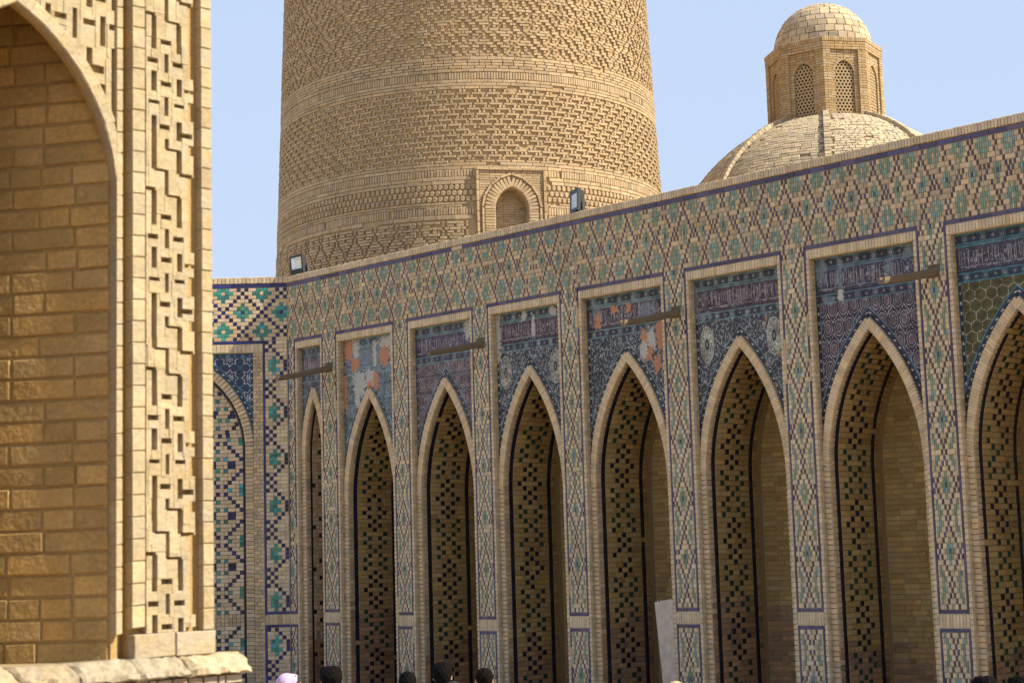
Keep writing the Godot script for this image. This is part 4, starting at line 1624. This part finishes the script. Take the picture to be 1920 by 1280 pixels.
func make_pier() -> void:
	var e := Vector3(sin(WALL_ANGLE), 0, -cos(WALL_ANGLE))
	var n := Vector3(cos(WALL_ANGLE), 0, sin(WALL_ANGLE))
	var t := thing("portal_pier", "near sunlit portal pier with carved brick strip, pointed niche and stone plinth", "pier", Transform3D(Basis(e, Vector3.UP, n), Vector3(-1.126, 0, -6.3)))
	var low := 2.393
	var top := 6.6
	var mid := -0.821
	var arch := Arch.new(mid, 0.402, low - 0.09, 3.95, 4.597)
	var s := Shape.new()
	s.box(Vector3(-0.349, 2.2, -0.9), Vector3(-0.001, top, -0.036))
	s.box(Vector3(-0.392, 2.2, -0.9), Vector3(-0.349, top, -0.075))
	s.box(Vector3(-2.4, 2.2, -0.09), Vector3(-1.251, top, -0.03))
	s.box(Vector3(-2.4, 2.2, -1.4), Vector3(-2.2, top, -0.091))
	s.box(Vector3(-2.2, 4.74, -1.4), Vector3(-0.392, top, -0.2))
	s.box(Vector3(-2.2, 2.2, -1.4), Vector3(-0.393, 2.285, -0.06))
	round_arch(s, arch, 0.0, -1.25, -0.392, low - 0.09, top, -0.028, 70)
	lining(s, arch, -0.028, -0.05, 0.001, 24)
	var core := part("masonry", s, mortar(Color(0.46, 0.31, 0.14)), t)
	# borders of the carved strip
	var rows := int((top - low) / 0.0785)
	for j in rows:
		var v := low + (j + 0.5) * 0.0785
		put("pier", core, "border_brick", "brick", "pier", Vector3(-0.0235, v, -0.019 + jit(0.0015)), Vector3(0.047, 0.0765, 0.044))
		put("pier", core, "border_brick", "brick", "pier", Vector3(-0.3225, v + 0.02, -0.019 + jit(0.0015)), Vector3(0.053, 0.0765, 0.044))
		# side of the strip, facing the groove by the arch
		put("pier", core, "border_brick", "brick", "pier", Vector3(-0.406, v, -0.018), Vector3(0.024, 0.0755, 0.05))
	var g := carved()
	var period := 0.668
	var cell := period / 137.0
	var y1 := 4.29 + 3 * period
	var total := int((y1 - low) / cell)
	plates("pier", core, 38, total, func(i: int, j: int) -> bool: return g[(j % 137) * 38 + i] == 0 and not (i == 37 or i == 0), -0.296, y1, 0.221 / 38.0, cell, -0.001)
	# carving beside the arch, at a smaller scale, clear of the rim
	plates("pier", core, 75, 130, func(i: int, j: int) -> bool:
		var x := -0.392 - 75 * 0.0062 + (i + 0.5) * 0.0062
		var v := 5.2 - j * 0.0075
		var q := Vector2(absf(x - mid) + arch.r - arch.a, v - arch.spring).length() - arch.r
		if v < arch.spring or q < 0.052 or i > 72:
			return false
		return g[((j + 45) % 137) * 38 + 1 + (i + 8) % 36] == 0, -0.392 - 75 * 0.0062, 5.2, 0.0062, 0.0075, -0.004)
	# rim bricks of the arch
	for side in [-1.0, 1.0]:
		var arc: float = arch.sweep(0.028) * arch.r
		for j in 12:
			var wide := 0.024 + 0.028 * minf(1.0, j / 4.0)
			var f := arch.at(arch.jamb() + (j + 0.5) * arc / 12, side, wide / 2)
			put("pier", core, "arch_brick", "brick", "pier", Vector3(f[0].x, f[0].y, -0.012), Vector3(arc / 12 * 1.08, wide, 0.036), Basis.IDENTITY, atan2(f[1].y, f[1].x))
	# the niche runs back at a slant, an unseen depth shaped to keep it dark: two parallel side walls, an end wall, a floor and a roof
	var slant := Vector3(-0.55, 0, -0.835)
	var deep := slant * 1.35
	var right := Vector3(mid + 0.404, 0, -0.036)
	var left := Vector3(mid - 0.404, 0, -0.036)
	var lo := Vector3(0, 2.29, 0)
	var hi := Vector3(0, 4.72, 0)
	var ns := Shape.new()
	ns.quad(right + deep + lo, right + lo, right + hi, right + deep + hi)
	ns.quad(left + lo, left + deep + lo, left + deep + hi, left + hi)
	ns.quad(left + deep + lo, right + deep + lo, right + deep + hi, left + deep + hi)
	ns.quad(left + lo, right + lo, right + deep + lo, left + deep + lo)
	ns.quad(left + deep + hi, right + deep + hi, right + hi, left + hi)
	var niche := part("niche", ns, mortar(Color(0.46, 0.31, 0.14)), t)
	for q in [[right + deep, right], [left, left + deep], [left + deep, right + deep]]:
		var x: Vector3 = (q[1] - q[0]).normalized()
		courses("pier_niche", niche, "niche_brick", "orange_bounce_brick", 0.0, q[0].distance_to(q[1]), 2.295, 4.72, 0.004, 0.245, 0.0775, Transform3D(Basis(x, Vector3.UP, x.cross(Vector3.UP)), q[0]), true, 0.010)
	# plinth
	var ps := Shape.new()
	ps.box(Vector3(-2.4, 0.9, -0.95), Vector3(0.055, 2.235, 0.045))
	ps.box(Vector3(-2.4, 2.235, -0.95), Vector3(0.02, 2.30, 0.0))
	var pl := part("plinth", ps, mortar(Color(0.42, 0.33, 0.20)), t)
	var x := 0.004
	for l in [0.175, 0.176]:
		put("plinth", pl, "base_stone", "brick", "stone", Vector3(x - l / 2, 2.349, -0.02), Vector3(l - 0.003, 0.085, 0.06))
		x -= l
	courses("plinth", pl, "plinth_brick", "stone", -2.4, 0.075, 2.198, 2.236, 0.07, 0.065, 0.036, Transform3D.IDENTITY, true, 0.009)
	courses("plinth", pl, "plinth_brick", "stone", -2.4, 0.065, 1.0, 2.198, 0.058, 0.24, 0.07)
	# worn moulded slabs along the top of the plinth
	var r := RandomNumberGenerator.new()
	r.seed = 77
	var edge := 0.105
	for l in [0.27, 0.21, 0.235, 0.22, 0.20, 0.26, 0.24, 0.25]:
		slab(pl, edge - l + 0.004, edge, r)
		edge -= l
	flush("pier")
	flush("pier_niche")
	flush("plinth")

func slab(parent: Node3D, x0: float, x1: float, r: RandomNumberGenerator) -> void:
	var s := Shape.new()
	var worn := r.randf_range(0.0, 1.0)
	# a section from the wall, over the rounded lip, to the underside
	var section := [Vector2(-0.04, 2.308), Vector2(0.015, 2.306), Vector2(0.045, 2.298 - 0.008 * worn), Vector2(0.072, 2.282 - 0.010 * worn), Vector2(0.092, 2.268 - 0.004 * worn), Vector2(0.104, 2.262), Vector2(0.107, 2.244), Vector2(0.100, 2.238), Vector2(0.04, 2.237)]
	var noise := FastNoiseLite.new()
	noise.seed = r.randi() % 1000
	noise.frequency = 7.0
	noise.fractal_octaves = 4
	var cuts := 16
	var prev := []
	for k in cuts + 1:
		var f := float(k) / cuts
		var line := []
		var end := 1.0 - 0.5 * maxf(0.0, absf(f - 0.5) - 0.44) / 0.06
		for q in section.size():
			var p: Vector2 = section[q]
			var j := noise.get_noise_2d(f * (x1 - x0) * 2.0 + q * 0.02, q * 0.05)
			var live := 1.0 if q > 0 and q < section.size() - 1 else 0.0
			line.append(Vector3(lerpf(x0, x1, f) + live * j * 0.004, p.y + live * (j * 0.011 - (1.0 - end) * 0.012), p.x + live * (j * 0.016 - (1.0 - end) * 0.03)))
		if prev:
			for q in section.size() - 1:
				s.quad(prev[q + 1], line[q + 1], line[q], prev[q])
		prev = line
		if k == 0 or k == cuts:
			for q in range(1, section.size() - 1):
				if k == 0:
					s.tri(line[0], line[q], line[q + 1])
				else:
					s.tri(line[0], line[q + 1], line[q])
	part("moulded_slab", s, toned("brick", palettes["stone"][r.randi() % 6]), parent)

# ------------------------------------------------------------------ spouts, floodlights, board
func make_fittings() -> void:
	var wood := StandardMaterial3D.new()
	wood.albedo_color = Color(0.19, 0.145, 0.10).linear_to_srgb()
	wood.albedo_texture = grain
	wood.uv1_triplanar = true
	wood.uv1_scale = Vector3(14, 3, 3)
	wood.roughness = 0.9
	wood.normal_enabled = true
	wood.normal_texture = relief
	var where := ["between the narrow and the damaged panel", "between the oval and the plastered medallion panel", "between the orange patched and the flowered panel", "next to the olive green panel"]
	for k in 4:
		var p := 2 * k + 1
		var u: float = (EDGES[2 * p - 1] + EDGES[2 * p]) / 2 + 0.01
		var base := arcade.transform * Vector3(u, 6.08, -0.05)
		var o := thing("wooden_spout", "weathered wooden waterspout on the pilaster " + where[k], "waterspout", Transform3D(arcade.basis, base), "wooden spouts on the pilasters")
		var s := Shape.new()
		var drop: float = [0.27, 0.24, 0.26, 0.25][k]
		var l: float = [1.2, 1.18, 1.24, 1.28][k]
		# a hewn half-round log, hollowed on top, drooping
		var cuts := 12
		var prev := []
		for c in cuts + 1:
			var f := float(c) / cuts
			var centre := Vector3(0.006 * sin(f * 5.0 + k), -drop * f - 0.01 * sin(f * PI), f * l)
			var w := lerpf(0.064, 0.050, f) * (1.0 + 0.05 * sin(f * 17.0 + k))
			var ring := []
			for q in [[-1, 0.75], [-0.55, 0.8], [-0.5, 0.15], [0.5, 0.15], [0.55, 0.8], [1, 0.75], [1.0, 0.0], [0.72, -0.65], [0.0, -0.95], [-0.72, -0.65], [-1.0, 0.0]]:
				ring.append(centre + Vector3(q[0] * w, q[1] * w * 1.0, 0))
			if prev:
				for q in ring.size():
					var q2 := (q + 1) % ring.size()
					s.quad(prev[q2], prev[q], ring[q], ring[q2])
			prev = ring
			if c == 0 or c == cuts:
				for q in ring.size():
					var q2 := (q + 1) % ring.size()
					if c == cuts:
						s.tri(centre - Vector3(0, 0.2 * w, 0), ring[q2], ring[q])
					else:
						s.tri(centre - Vector3(0, 0.2 * w, 0), ring[q], ring[q2])
		part("log", s, wood, o)
		# mud packing round the hole
		var m := Shape.new()
		m.box(Vector3(-0.085, -0.09, -0.04), Vector3(0.085, 0.08, 0.056))
		part("mud_collar", m, mortar(Color(0.16, 0.12, 0.075)), o)
	floodlight(0.19, -0.12, 0.0, "square black floodlight on the coping at the wall corner", 0)
	floodlight(6.93, -0.12, -0.42, "dark grey floodlight on the coping before the minaret window", 1)
	# board leaning in the fifth niche
	var b := thing("leaning_board", "pale grey board with a torn top edge leaning inside a niche", "board", Transform3D(arcade.basis * Basis(Vector3(0, 0, 1), 0.085), arcade.transform * Vector3(8.04, 0.0, -0.52)))
	var s := Shape.new()
	var r := RandomNumberGenerator.new()
	r.seed = 8
	var count := 24
	var wide := 0.62
	for k in count:
		var xa := wide * k / count
		var xb := wide * (k + 1) / count
		var h := 2.02 - 0.012 * r.randf() - (0.03 if k == 3 else 0.0) - (0.014 if k < 2 else 0.0)
		s.box(Vector3(xa, 0.02, 0), Vector3(xb - 0.0002, h, 0.018))
	var bm := StandardMaterial3D.new()
	bm.albedo_color = Color(0.62, 0.53, 0.43).linear_to_srgb()
	bm.albedo_texture = weathered
	bm.uv1_triplanar = true
	bm.uv1_scale = Vector3(0.8, 0.8, 0.8)
	bm.roughness = 0.85
	part("sheet", s, bm, b)

func floodlight(u: float, w: float, turn: float, label: String, kind: int) -> void:
	var base := arcade.transform * Vector3(u, TOP, w)
	var o := thing("floodlight", label, "floodlight", Transform3D(arcade.basis * Basis(Vector3.UP, turn), base))
	var black := plain(Color(0.012, 0.014, 0.013) if kind == 0 else Color(0.028, 0.032, 0.036), 0.5, 0.2)
	var tilt := Basis(Vector3(1, 0, 0), 0.10 if kind == 0 else -0.04)
	var wide := 0.36 if kind == 0 else 0.30
	var high := 0.33 if kind == 0 else 0.34
	var body := Shape.new()
	var y0 := 0.03
	# frame of four bars round the window, back shell with fins
	var x := wide / 2
	var bot := 0.085 if kind == 0 else 0.05
	var topb := 0.035 if kind == 0 else 0.06
	body.box(Vector3(-x, y0, -0.02), Vector3(x, y0 + bot, 0.03))
	body.box(Vector3(-x, y0 + high - topb, -0.02), Vector3(x, y0 + high, 0.03))
	body.box(Vector3(-x, y0 + bot, -0.02), Vector3(-x + 0.035, y0 + high - topb, 0.03))
	body.box(Vector3(x - 0.035, y0 + bot, -0.02), Vector3(x, y0 + high - topb, 0.03))
	body.box(Vector3(-x + 0.02, y0 + 0.02, -0.075), Vector3(x - 0.02, y0 + high - 0.02, -0.021))
	for k in 7:
		var fx := lerpf(-x + 0.05, x - 0.05, k / 6.0)
		body.box(Vector3(fx - 0.004, y0 + 0.04, -0.105), Vector3(fx + 0.004, y0 + high - 0.04, -0.0755))
	var housing := part("housing", body, black, o)
	housing.basis = tilt
	# reflector tray and light source, unlit
	var tray := Shape.new()
	var ax := x - 0.036
	var ya := y0 + bot + 0.001
	var yb := y0 + high - topb - 0.001
	var back := -0.018
	var ix := ax * 0.62
	var iya := lerpf(ya, yb, 0.24)
	var iyb := lerpf(ya, yb, 0.80)
	if kind == 0:
		tray.quad(Vector3(-ax, ya, 0.022), Vector3(ax, ya, 0.022), Vector3(ix, iya, back), Vector3(-ix, iya, back))
		tray.quad(Vector3(ax, ya, 0.022), Vector3(ax, yb, 0.022), Vector3(ix, iyb, back), Vector3(ix, iya, back))
		tray.quad(Vector3(ax, yb, 0.022), Vector3(-ax, yb, 0.022), Vector3(-ix, iyb, back), Vector3(ix, iyb, back))
		tray.quad(Vector3(-ax, yb, 0.022), Vector3(-ax, ya, 0.022), Vector3(-ix, iya, back), Vector3(-ix, iyb, back))
		part("reflector", tray, plain(Color(0.72, 0.75, 0.78), 0.28, 0.65), housing)
		var led := Shape.new()
		led.box(Vector3(-ix, iya, back - 0.002), Vector3(ix, iyb, back + 0.002))
		part("chip_board", led, plain(Color(0.72, 0.66, 0.42), 0.5), housing)
	else:
		for a in 3:
			for b in 2:
				var cell := Shape.new()
				var xa := lerpf(-ax, ax, a / 3.0) + 0.003
				var xb := lerpf(-ax, ax, (a + 1) / 3.0) - 0.003
				var va := lerpf(ya, yb, b / 2.0) + 0.003
				var vb := lerpf(ya, yb, (b + 1) / 2.0) - 0.003
				cell.box(Vector3(xa, va, back), Vector3(xb, vb, 0.012))
				part("lens_cell", cell, plain(Color(0.44, 0.41, 0.38), 0.35), housing)
	var glass := Shape.new()
	glass.box(Vector3(-ax, ya, 0.0235), Vector3(ax, yb, 0.026))
	var gm := StandardMaterial3D.new()
	gm.albedo_color = Color(0.9, 0.95, 1.0, 0.10)
	gm.transparency = BaseMaterial3D.TRANSPARENCY_ALPHA
	gm.roughness = 0.05
	part("glass", glass, gm, housing)
	# bracket: two arms and a foot
	var br := Shape.new()
	for sx in [-1.0, 1.0]:
		br.box(Vector3(sx * (x + 0.012) - 0.006, 0.0, -0.09), Vector3(sx * (x + 0.012) + 0.006, y0 + high * 0.5, -0.05))
	br.box(Vector3(-x - 0.018, -0.004, -0.09), Vector3(x + 0.018, 0.006, -0.05))
	if kind == 1:
		br.tube(Vector3(0.04, 0.11, -0.09), Vector3(0.04, 0.02, -0.19), 0.03, 0.03, 8)
		br.box(Vector3(-0.02, 0.0, -0.24), Vector3(0.10, 0.018, -0.12))
	part("bracket", br, plain(Color(0.05, 0.05, 0.05), 0.55, 0.3), o)
	var cable := Shape.new()
	var pts := [Vector3(x - 0.05, 0.12, -0.10), Vector3(x + 0.03, 0.15, -0.13), Vector3(x + 0.045, 0.08, -0.14), Vector3(x + 0.05, 0.008, -0.16), Vector3(x + 0.2, 0.006, -0.20)]
	for k in pts.size() - 1:
		cable.tube(pts[k], pts[k + 1], 0.006, 0.006, 6)
	part("cable", cable, plain(Color(0.03, 0.03, 0.03), 0.6), o)

# ------------------------------------------------------------------ people
class Blob:
	var bones: Array = []      # [a, b, ra, rb]
	var cut: Array = []        # spheres taken away [centre, radius]
	var soft := 0.03
	var tousle := 0.0
	func bone(a: Vector3, b: Vector3, ra: float, rb: float) -> void:
		bones.append([a, b, ra, rb])
	func value(p: Vector3) -> float:
		var d := 1e9
		for q in bones:
			var ab: Vector3 = q[1] - q[0]
			var t := clampf((p - q[0]).dot(ab) / maxf(ab.length_squared(), 1e-9), 0.0, 1.0)
			var e: float = p.distance_to(q[0] + ab * t) - lerpf(q[2], q[3], t)
			if e > d + soft:
				continue
			if d > e + soft:
				d = e
				continue
			var h := clampf(0.5 + 0.5 * (d - e) / soft, 0.0, 1.0)
			d = lerpf(d, e, h) - soft * h * (1.0 - h)
		if tousle > 0.0 and absf(d) < 0.03:
			d += tousle * (sin(p.x * 130.0 + sin(p.y * 95.0) * 2.0) + sin(p.z * 117.0 + p.x * 60.0 + 1.3) + sin(p.y * 88.0 + p.z * 40.0)) * 0.4
		for q in cut:
			d = maxf(d, q[1] - p.distance_to(q[0]))
		return d
	func net(s: Shape, lo: Vector3, hi: Vector3, cell: float, tint: Callable) -> void:
		var nx := int((hi.x - lo.x) / cell) + 2
		var ny := int((hi.y - lo.y) / cell) + 2
		var nz := int((hi.z - lo.z) / cell) + 2
		var f := PackedFloat32Array()
		f.resize(nx * ny * nz)
		for k in nz:
			for j in ny:
				for i in nx:
					f[(k * ny + j) * nx + i] = value(lo + Vector3(i, j, k) * cell)
		var id := PackedInt32Array()
		id.resize(nx * ny * nz)
		id.fill(-1)
		var off := [0, 1, nx, nx + 1, nx * ny, nx * ny + 1, nx * ny + nx, nx * ny + nx + 1]
		for k in nz - 1:
			for j in ny - 1:
				for i in nx - 1:
					var o := (k * ny + j) * nx + i
					var inside := 0
					for c in 8:
						if f[o + off[c]] < 0.0:
							inside += 1
					if inside == 0 or inside == 8:
						continue
					var sum := Vector3.ZERO
					var hits := 0
					for e in [[0, 1], [2, 3], [4, 5], [6, 7], [0, 2], [1, 3], [4, 6], [5, 7], [0, 4], [1, 5], [2, 6], [3, 7]]:
						var a: float = f[o + off[e[0]]]
						var b: float = f[o + off[e[1]]]
						if (a < 0.0) != (b < 0.0):
							var t := a / (a - b)
							var pa := Vector3(e[0] & 1, (e[0] >> 1) & 1, e[0] >> 2)
							var pb := Vector3(e[1] & 1, (e[1] >> 1) & 1, e[1] >> 2)
							sum += pa.lerp(pb, t)
							hits += 1
					var p := lo + (Vector3(i, j, k) + sum / hits) * cell
					id[o] = s.v.size()
					s.v.append(p)
					var h := cell * 0.5
					s.n.append(Vector3(value(p + Vector3(h, 0, 0)) - value(p - Vector3(h, 0, 0)), value(p + Vector3(0, h, 0)) - value(p - Vector3(0, h, 0)), value(p + Vector3(0, 0, h)) - value(p - Vector3(0, 0, h))).normalized())
					s.t.append(Vector2.ZERO)
					s.c.append(tint.call(p))
		for k in range(1, nz - 1):
			for j in range(1, ny - 1):
				for i in range(1, nx - 1):
					var o := (k * ny + j) * nx + i
					for axis in 3:
						var step: int = [1, nx, nx * ny][axis]
						if (f[o] < 0.0) == (f[o + step] < 0.0):
							continue
						var s1: int = [nx, nx * ny, 1][axis]
						var s2: int = [nx * ny, 1, nx][axis]
						var q := [id[o], id[o - s1], id[o - s1 - s2], id[o - s2]]
						if q.min() < 0:
							continue
						if f[o] < 0.0:
							s.i.append_array([q[0], q[2], q[1], q[0], q[3], q[2]])
						else:
							s.i.append_array([q[0], q[1], q[2], q[0], q[2], q[3]])

var body_shape: Shape
var hair_shapes := {}

# a standing figure 1.72 m tall that looks along -z
func build_body() -> void:
	var b := Blob.new()
	b.soft = 0.045
	for sx in [-1.0, 1.0]:
		b.bone(Vector3(sx * 0.09, 0.90, 0), Vector3(sx * 0.10, 0.49, -0.01), 0.092, 0.062)
		b.bone(Vector3(sx * 0.10, 0.49, -0.01), Vector3(sx * 0.105, 0.09, 0.02), 0.060, 0.040)
		b.bone(Vector3(sx * 0.105, 0.045, 0.03), Vector3(sx * 0.125, 0.035, -0.16), 0.042, 0.036)
		b.bone(Vector3(sx * 0.165, 1.385, 0.01), Vector3(sx * 0.235, 1.10, 0.02), 0.056, 0.045)
		b.bone(Vector3(sx * 0.235, 1.10, 0.02), Vector3(sx * 0.25, 0.87, -0.03), 0.042, 0.030)
		b.bone(Vector3(sx * 0.25, 0.86, -0.03), Vector3(sx * 0.25, 0.79, -0.05), 0.030, 0.034)
	b.bone(Vector3(-0.06, 0.95, 0), Vector3(0.06, 0.95, 0), 0.115, 0.115)
	b.bone(Vector3(0, 0.98, 0), Vector3(0, 1.14, -0.005), 0.125, 0.115)
	b.bone(Vector3(-0.055, 1.27, 0), Vector3(0.055, 1.27, 0), 0.125, 0.125)
	b.bone(Vector3(-0.12, 1.395, 0.01), Vector3(0.12, 1.395, 0.01), 0.062, 0.062)
	b.bone(Vector3(0, 1.40, 0.015), Vector3(0, 1.52, -0.01), 0.064, 0.056)
	body_shape = Shape.new()
	b.net(body_shape, Vector3(-0.36, -0.03, -0.24), Vector3(0.36, 1.475, 0.18), 0.026, func(p: Vector3) -> Color:
		if p.y > 1.44 and absf(p.x) < 0.08 or (absf(p.x) > 0.19 and p.y < 0.86 and p.y > 0.7):
			return Color(1, 0, 0)
		if p.y < 0.09:
			return Color(0, 0, 0)
		return Color(0, 1, 0) if p.y > 0.93 or absf(p.x) > 0.19 else Color(0, 0, 1))
	var h := Blob.new()
	h.soft = 0.022
	h.bone(Vector3(0, 1.40, 0.015), Vector3(0, 1.53, -0.01), 0.062, 0.054)
	h.bone(Vector3(0, 1.632, 0.028), Vector3(0, 1.628, -0.022), 0.080, 0.076)
	h.bone(Vector3(0, 1.57, -0.04), Vector3(0, 1.528, -0.062), 0.056, 0.034)
	h.bone(Vector3(0, 1.602, -0.098), Vector3(0, 1.572, -0.112), 0.010, 0.014)
	h.bone(Vector3(-0.018, 1.540, -0.092), Vector3(0.018, 1.540, -0.092), 0.009, 0.009)
	for sx in [-1.0, 1.0]:
		h.bone(Vector3(sx * 0.030, 1.617, -0.094), Vector3(sx * 0.044, 1.617, -0.088), 0.010, 0.009)
		h.bone(Vector3(sx * 0.079, 1.612, 0.012), Vector3(sx * 0.085, 1.575, 0.004), 0.016, 0.012)
	h.net(body_shape, Vector3(-0.12, 1.455, -0.15), Vector3(0.12, 1.73, 0.13), 0.0115, func(p: Vector3) -> Color:
		if absf(absf(p.x) - 0.035) < 0.012 and absf(p.y - 1.612) < 0.007 and p.z < -0.085:
			return Color(0, 0, 0.02)
		return Color(1, 0, 0))
	# fingers, rooted in the palms
	for sx in [-1.0, 1.0]:
		body_shape.tint = Color(1, 0, 0)
		for k in 4:
			var o := Vector3(sx * 0.252, 0.765, -0.085 + 0.022 * k)
			var l: float = [0.030, 0.036, 0.040, 0.036][k]
			body_shape.tube(o, o + Vector3(-sx * 0.004, -l, -0.004), 0.0092, 0.0086, 6)
			body_shape.tube(o + Vector3(-sx * 0.004, -l, -0.004), o + Vector3(-sx * 0.022, -l * 1.9, -0.008), 0.0086, 0.0070, 6)
		var th := Vector3(sx * 0.24, 0.80, -0.082)
		body_shape.tube(th, th + Vector3(-sx * 0.012, -0.030, -0.026), 0.0105, 0.0095, 6)
		body_shape.tube(th + Vector3(-sx * 0.012, -0.030, -0.026), th + Vector3(-sx * 0.018, -0.058, -0.030), 0.0095, 0.0075, 6)
	var styles := {"short": [0.089, 0.086, [[Vector3(0, 1.56, -0.155), 0.125]]], "full": [0.098, 0.094, [[Vector3(0, 1.56, -0.165), 0.125]]], "long": [0.096, 0.092, [[Vector3(0, 1.55, -0.165), 0.125]]], "scarf": [0.099, 0.090, [[Vector3(0, 1.62, -0.165), 0.135]]]}
	for key in styles:
		var st: Array = styles[key]
		var q := Blob.new()
		q.soft = 0.03
		q.bone(Vector3(0, 1.640, 0.030), Vector3(0, 1.640, -0.020), st[0], st[1])
		q.bone(Vector3(0, 1.60, 0.05), Vector3(0, 1.56, 0.045), 0.072, 0.060)
		q.tousle = 0.0 if key == "scarf" else 0.006
		if key == "full":
			q.bone(Vector3(0.035, 1.69, 0.035), Vector3(-0.045, 1.70, -0.035), 0.052, 0.040)
		if key == "long":
			q.bone(Vector3(0, 1.60, 0.055), Vector3(0, 1.34, 0.085), 0.082, 0.060)
		if key == "scarf":
			q.bone(Vector3(0, 1.60, 0.03), Vector3(0, 1.43, 0.02), 0.088, 0.110)
			q.bone(Vector3(-0.05, 1.40, -0.03), Vector3(0.05, 1.40, -0.03), 0.095, 0.095)
		q.cut = st[2]
		var s := Shape.new()
		q.net(s, Vector3(-0.19, 1.24, -0.18), Vector3(0.19, 1.76, 0.2), 0.0125, func(p: Vector3) -> Color:
			var g := 0.8 + 0.4 * absf(sin(p.x * 210.0 + p.y * 40.0) * cos(p.z * 160.0))
			return Color(g, g, g))
		hair_shapes[key] = s

func person(at: Vector3, turn: float, tall: float, label: String, hair: String, hair_color: Color, shirt: Color, trousers: Color, skin := Color(0.42, 0.26, 0.17), under := "") -> void:
	var k := tall / 1.735
	var o := thing("person", label, "person", Transform3D(Basis(Vector3.UP, turn) * Basis.from_scale(Vector3(k, k, k)), Vector3(at.x, 0, at.z)), "visitors in the courtyard")
	var s := Shape.new()
	s.v = body_shape.v
	s.n = body_shape.n
	s.t = body_shape.t
	s.i = body_shape.i
	s.c = PackedColorArray()
	for c in body_shape.c:
		if c.r > 0.5:
			s.c.append(skin)
		elif c.g > 0.5:
			s.c.append(shirt)
		elif c.b > 0.5:
			s.c.append(trousers)
		else:
			s.c.append(Color(0.02, 0.018, 0.016))
	var m := StandardMaterial3D.new()
	m.vertex_color_use_as_albedo = true
	m.roughness = 0.75
	part("body", s, m, o)
	if under:
		var uh := Shape.new()
		var us: Shape = hair_shapes[under]
		uh.v = us.v
		uh.n = us.n
		uh.t = us.t
		uh.i = us.i
		uh.c = us.c
		part("hair", uh, plain(Color(0.010, 0.008, 0.008), 0.8), o)
	var h := Shape.new()
	var src: Shape = hair_shapes[hair]
	h.v = src.v
	h.n = src.n
	h.t = src.t
	h.i = src.i
	for c in src.c:
		h.c.append(Color(hair_color.r * c.r, hair_color.g * c.g, hair_color.b * c.b))
	var hm := StandardMaterial3D.new()
	hm.vertex_color_use_as_albedo = true
	hm.roughness = 0.85
	hm.metallic_specular = 0.15
	part("headscarf" if hair == "scarf" else "hair", h, hm, o)

func make_people() -> void:
	build_body()
	var black := Color(0.008, 0.007, 0.007)
	person(Vector3(-2.02, 0, -15.0), -1.35, 1.713, "person in a pale lilac headscarf before the corner pilaster", "scarf", Color(0.50, 0.36, 0.52), Color(0.30, 0.25, 0.32), Color(0.05, 0.05, 0.07), Color(0.42, 0.26, 0.17), "short")
	person(Vector3(-1.72, 0, -15.5), 0.35, 1.729, "person with full black hair before the narrow corner niche", "full", black, Color(0.06, 0.07, 0.09), Color(0.03, 0.03, 0.04))
	person(Vector3(-1.575, 0, -14.6), 0.1, 1.648, "person with brown hair close beside the full haired person", "short", Color(0.05, 0.028, 0.015), Color(0.25, 0.22, 0.19), Color(0.06, 0.05, 0.04))
	person(Vector3(-1.131, 0, -17.0), 0.15, 1.582, "shorter person with black hair under the second tiled pilaster", "long", black, Color(0.22, 0.05, 0.05), Color(0.03, 0.03, 0.05))
	person(Vector3(-0.749, 0, -16.3), -0.1, 1.694, "person with thick black hair before the oval panelled niche", "full", black, Color(0.10, 0.12, 0.16), Color(0.03, 0.03, 0.04))
	person(Vector3(-0.596, 0, -15.0), 0.2, 1.613, "person with dark greying hair just beside the thick haired person", "short", Color(0.035, 0.033, 0.033), Color(0.35, 0.33, 0.30), Color(0.08, 0.07, 0.06))
	person(Vector3(-0.361, 0, -16.5), 0.1, 1.631, "person with cropped black hair under the third tiled pilaster", "short", black, Color(0.04, 0.05, 0.07), Color(0.04, 0.04, 0.05))
	person(Vector3(1.339, 0, -15.0), 0.0, 1.558, "person with light blond hair in front of the leaning board", "short", Color(0.52, 0.37, 0.19), Color(0.40, 0.36, 0.32), Color(0.10, 0.10, 0.12))
	person(Vector3(3.484, 0, -13.0), 0.9, 1.674, "person with black hair turned sideways before the last pilaster", "short", black, Color(0.12, 0.10, 0.08), Color(0.03, 0.03, 0.04))
	person(Vector3(3.76, 0, -13.0), 0.2, 1.647, "person with black hair before the olive panelled niche", "full", black, Color(0.05, 0.05, 0.05), Color(0.03, 0.03, 0.04))
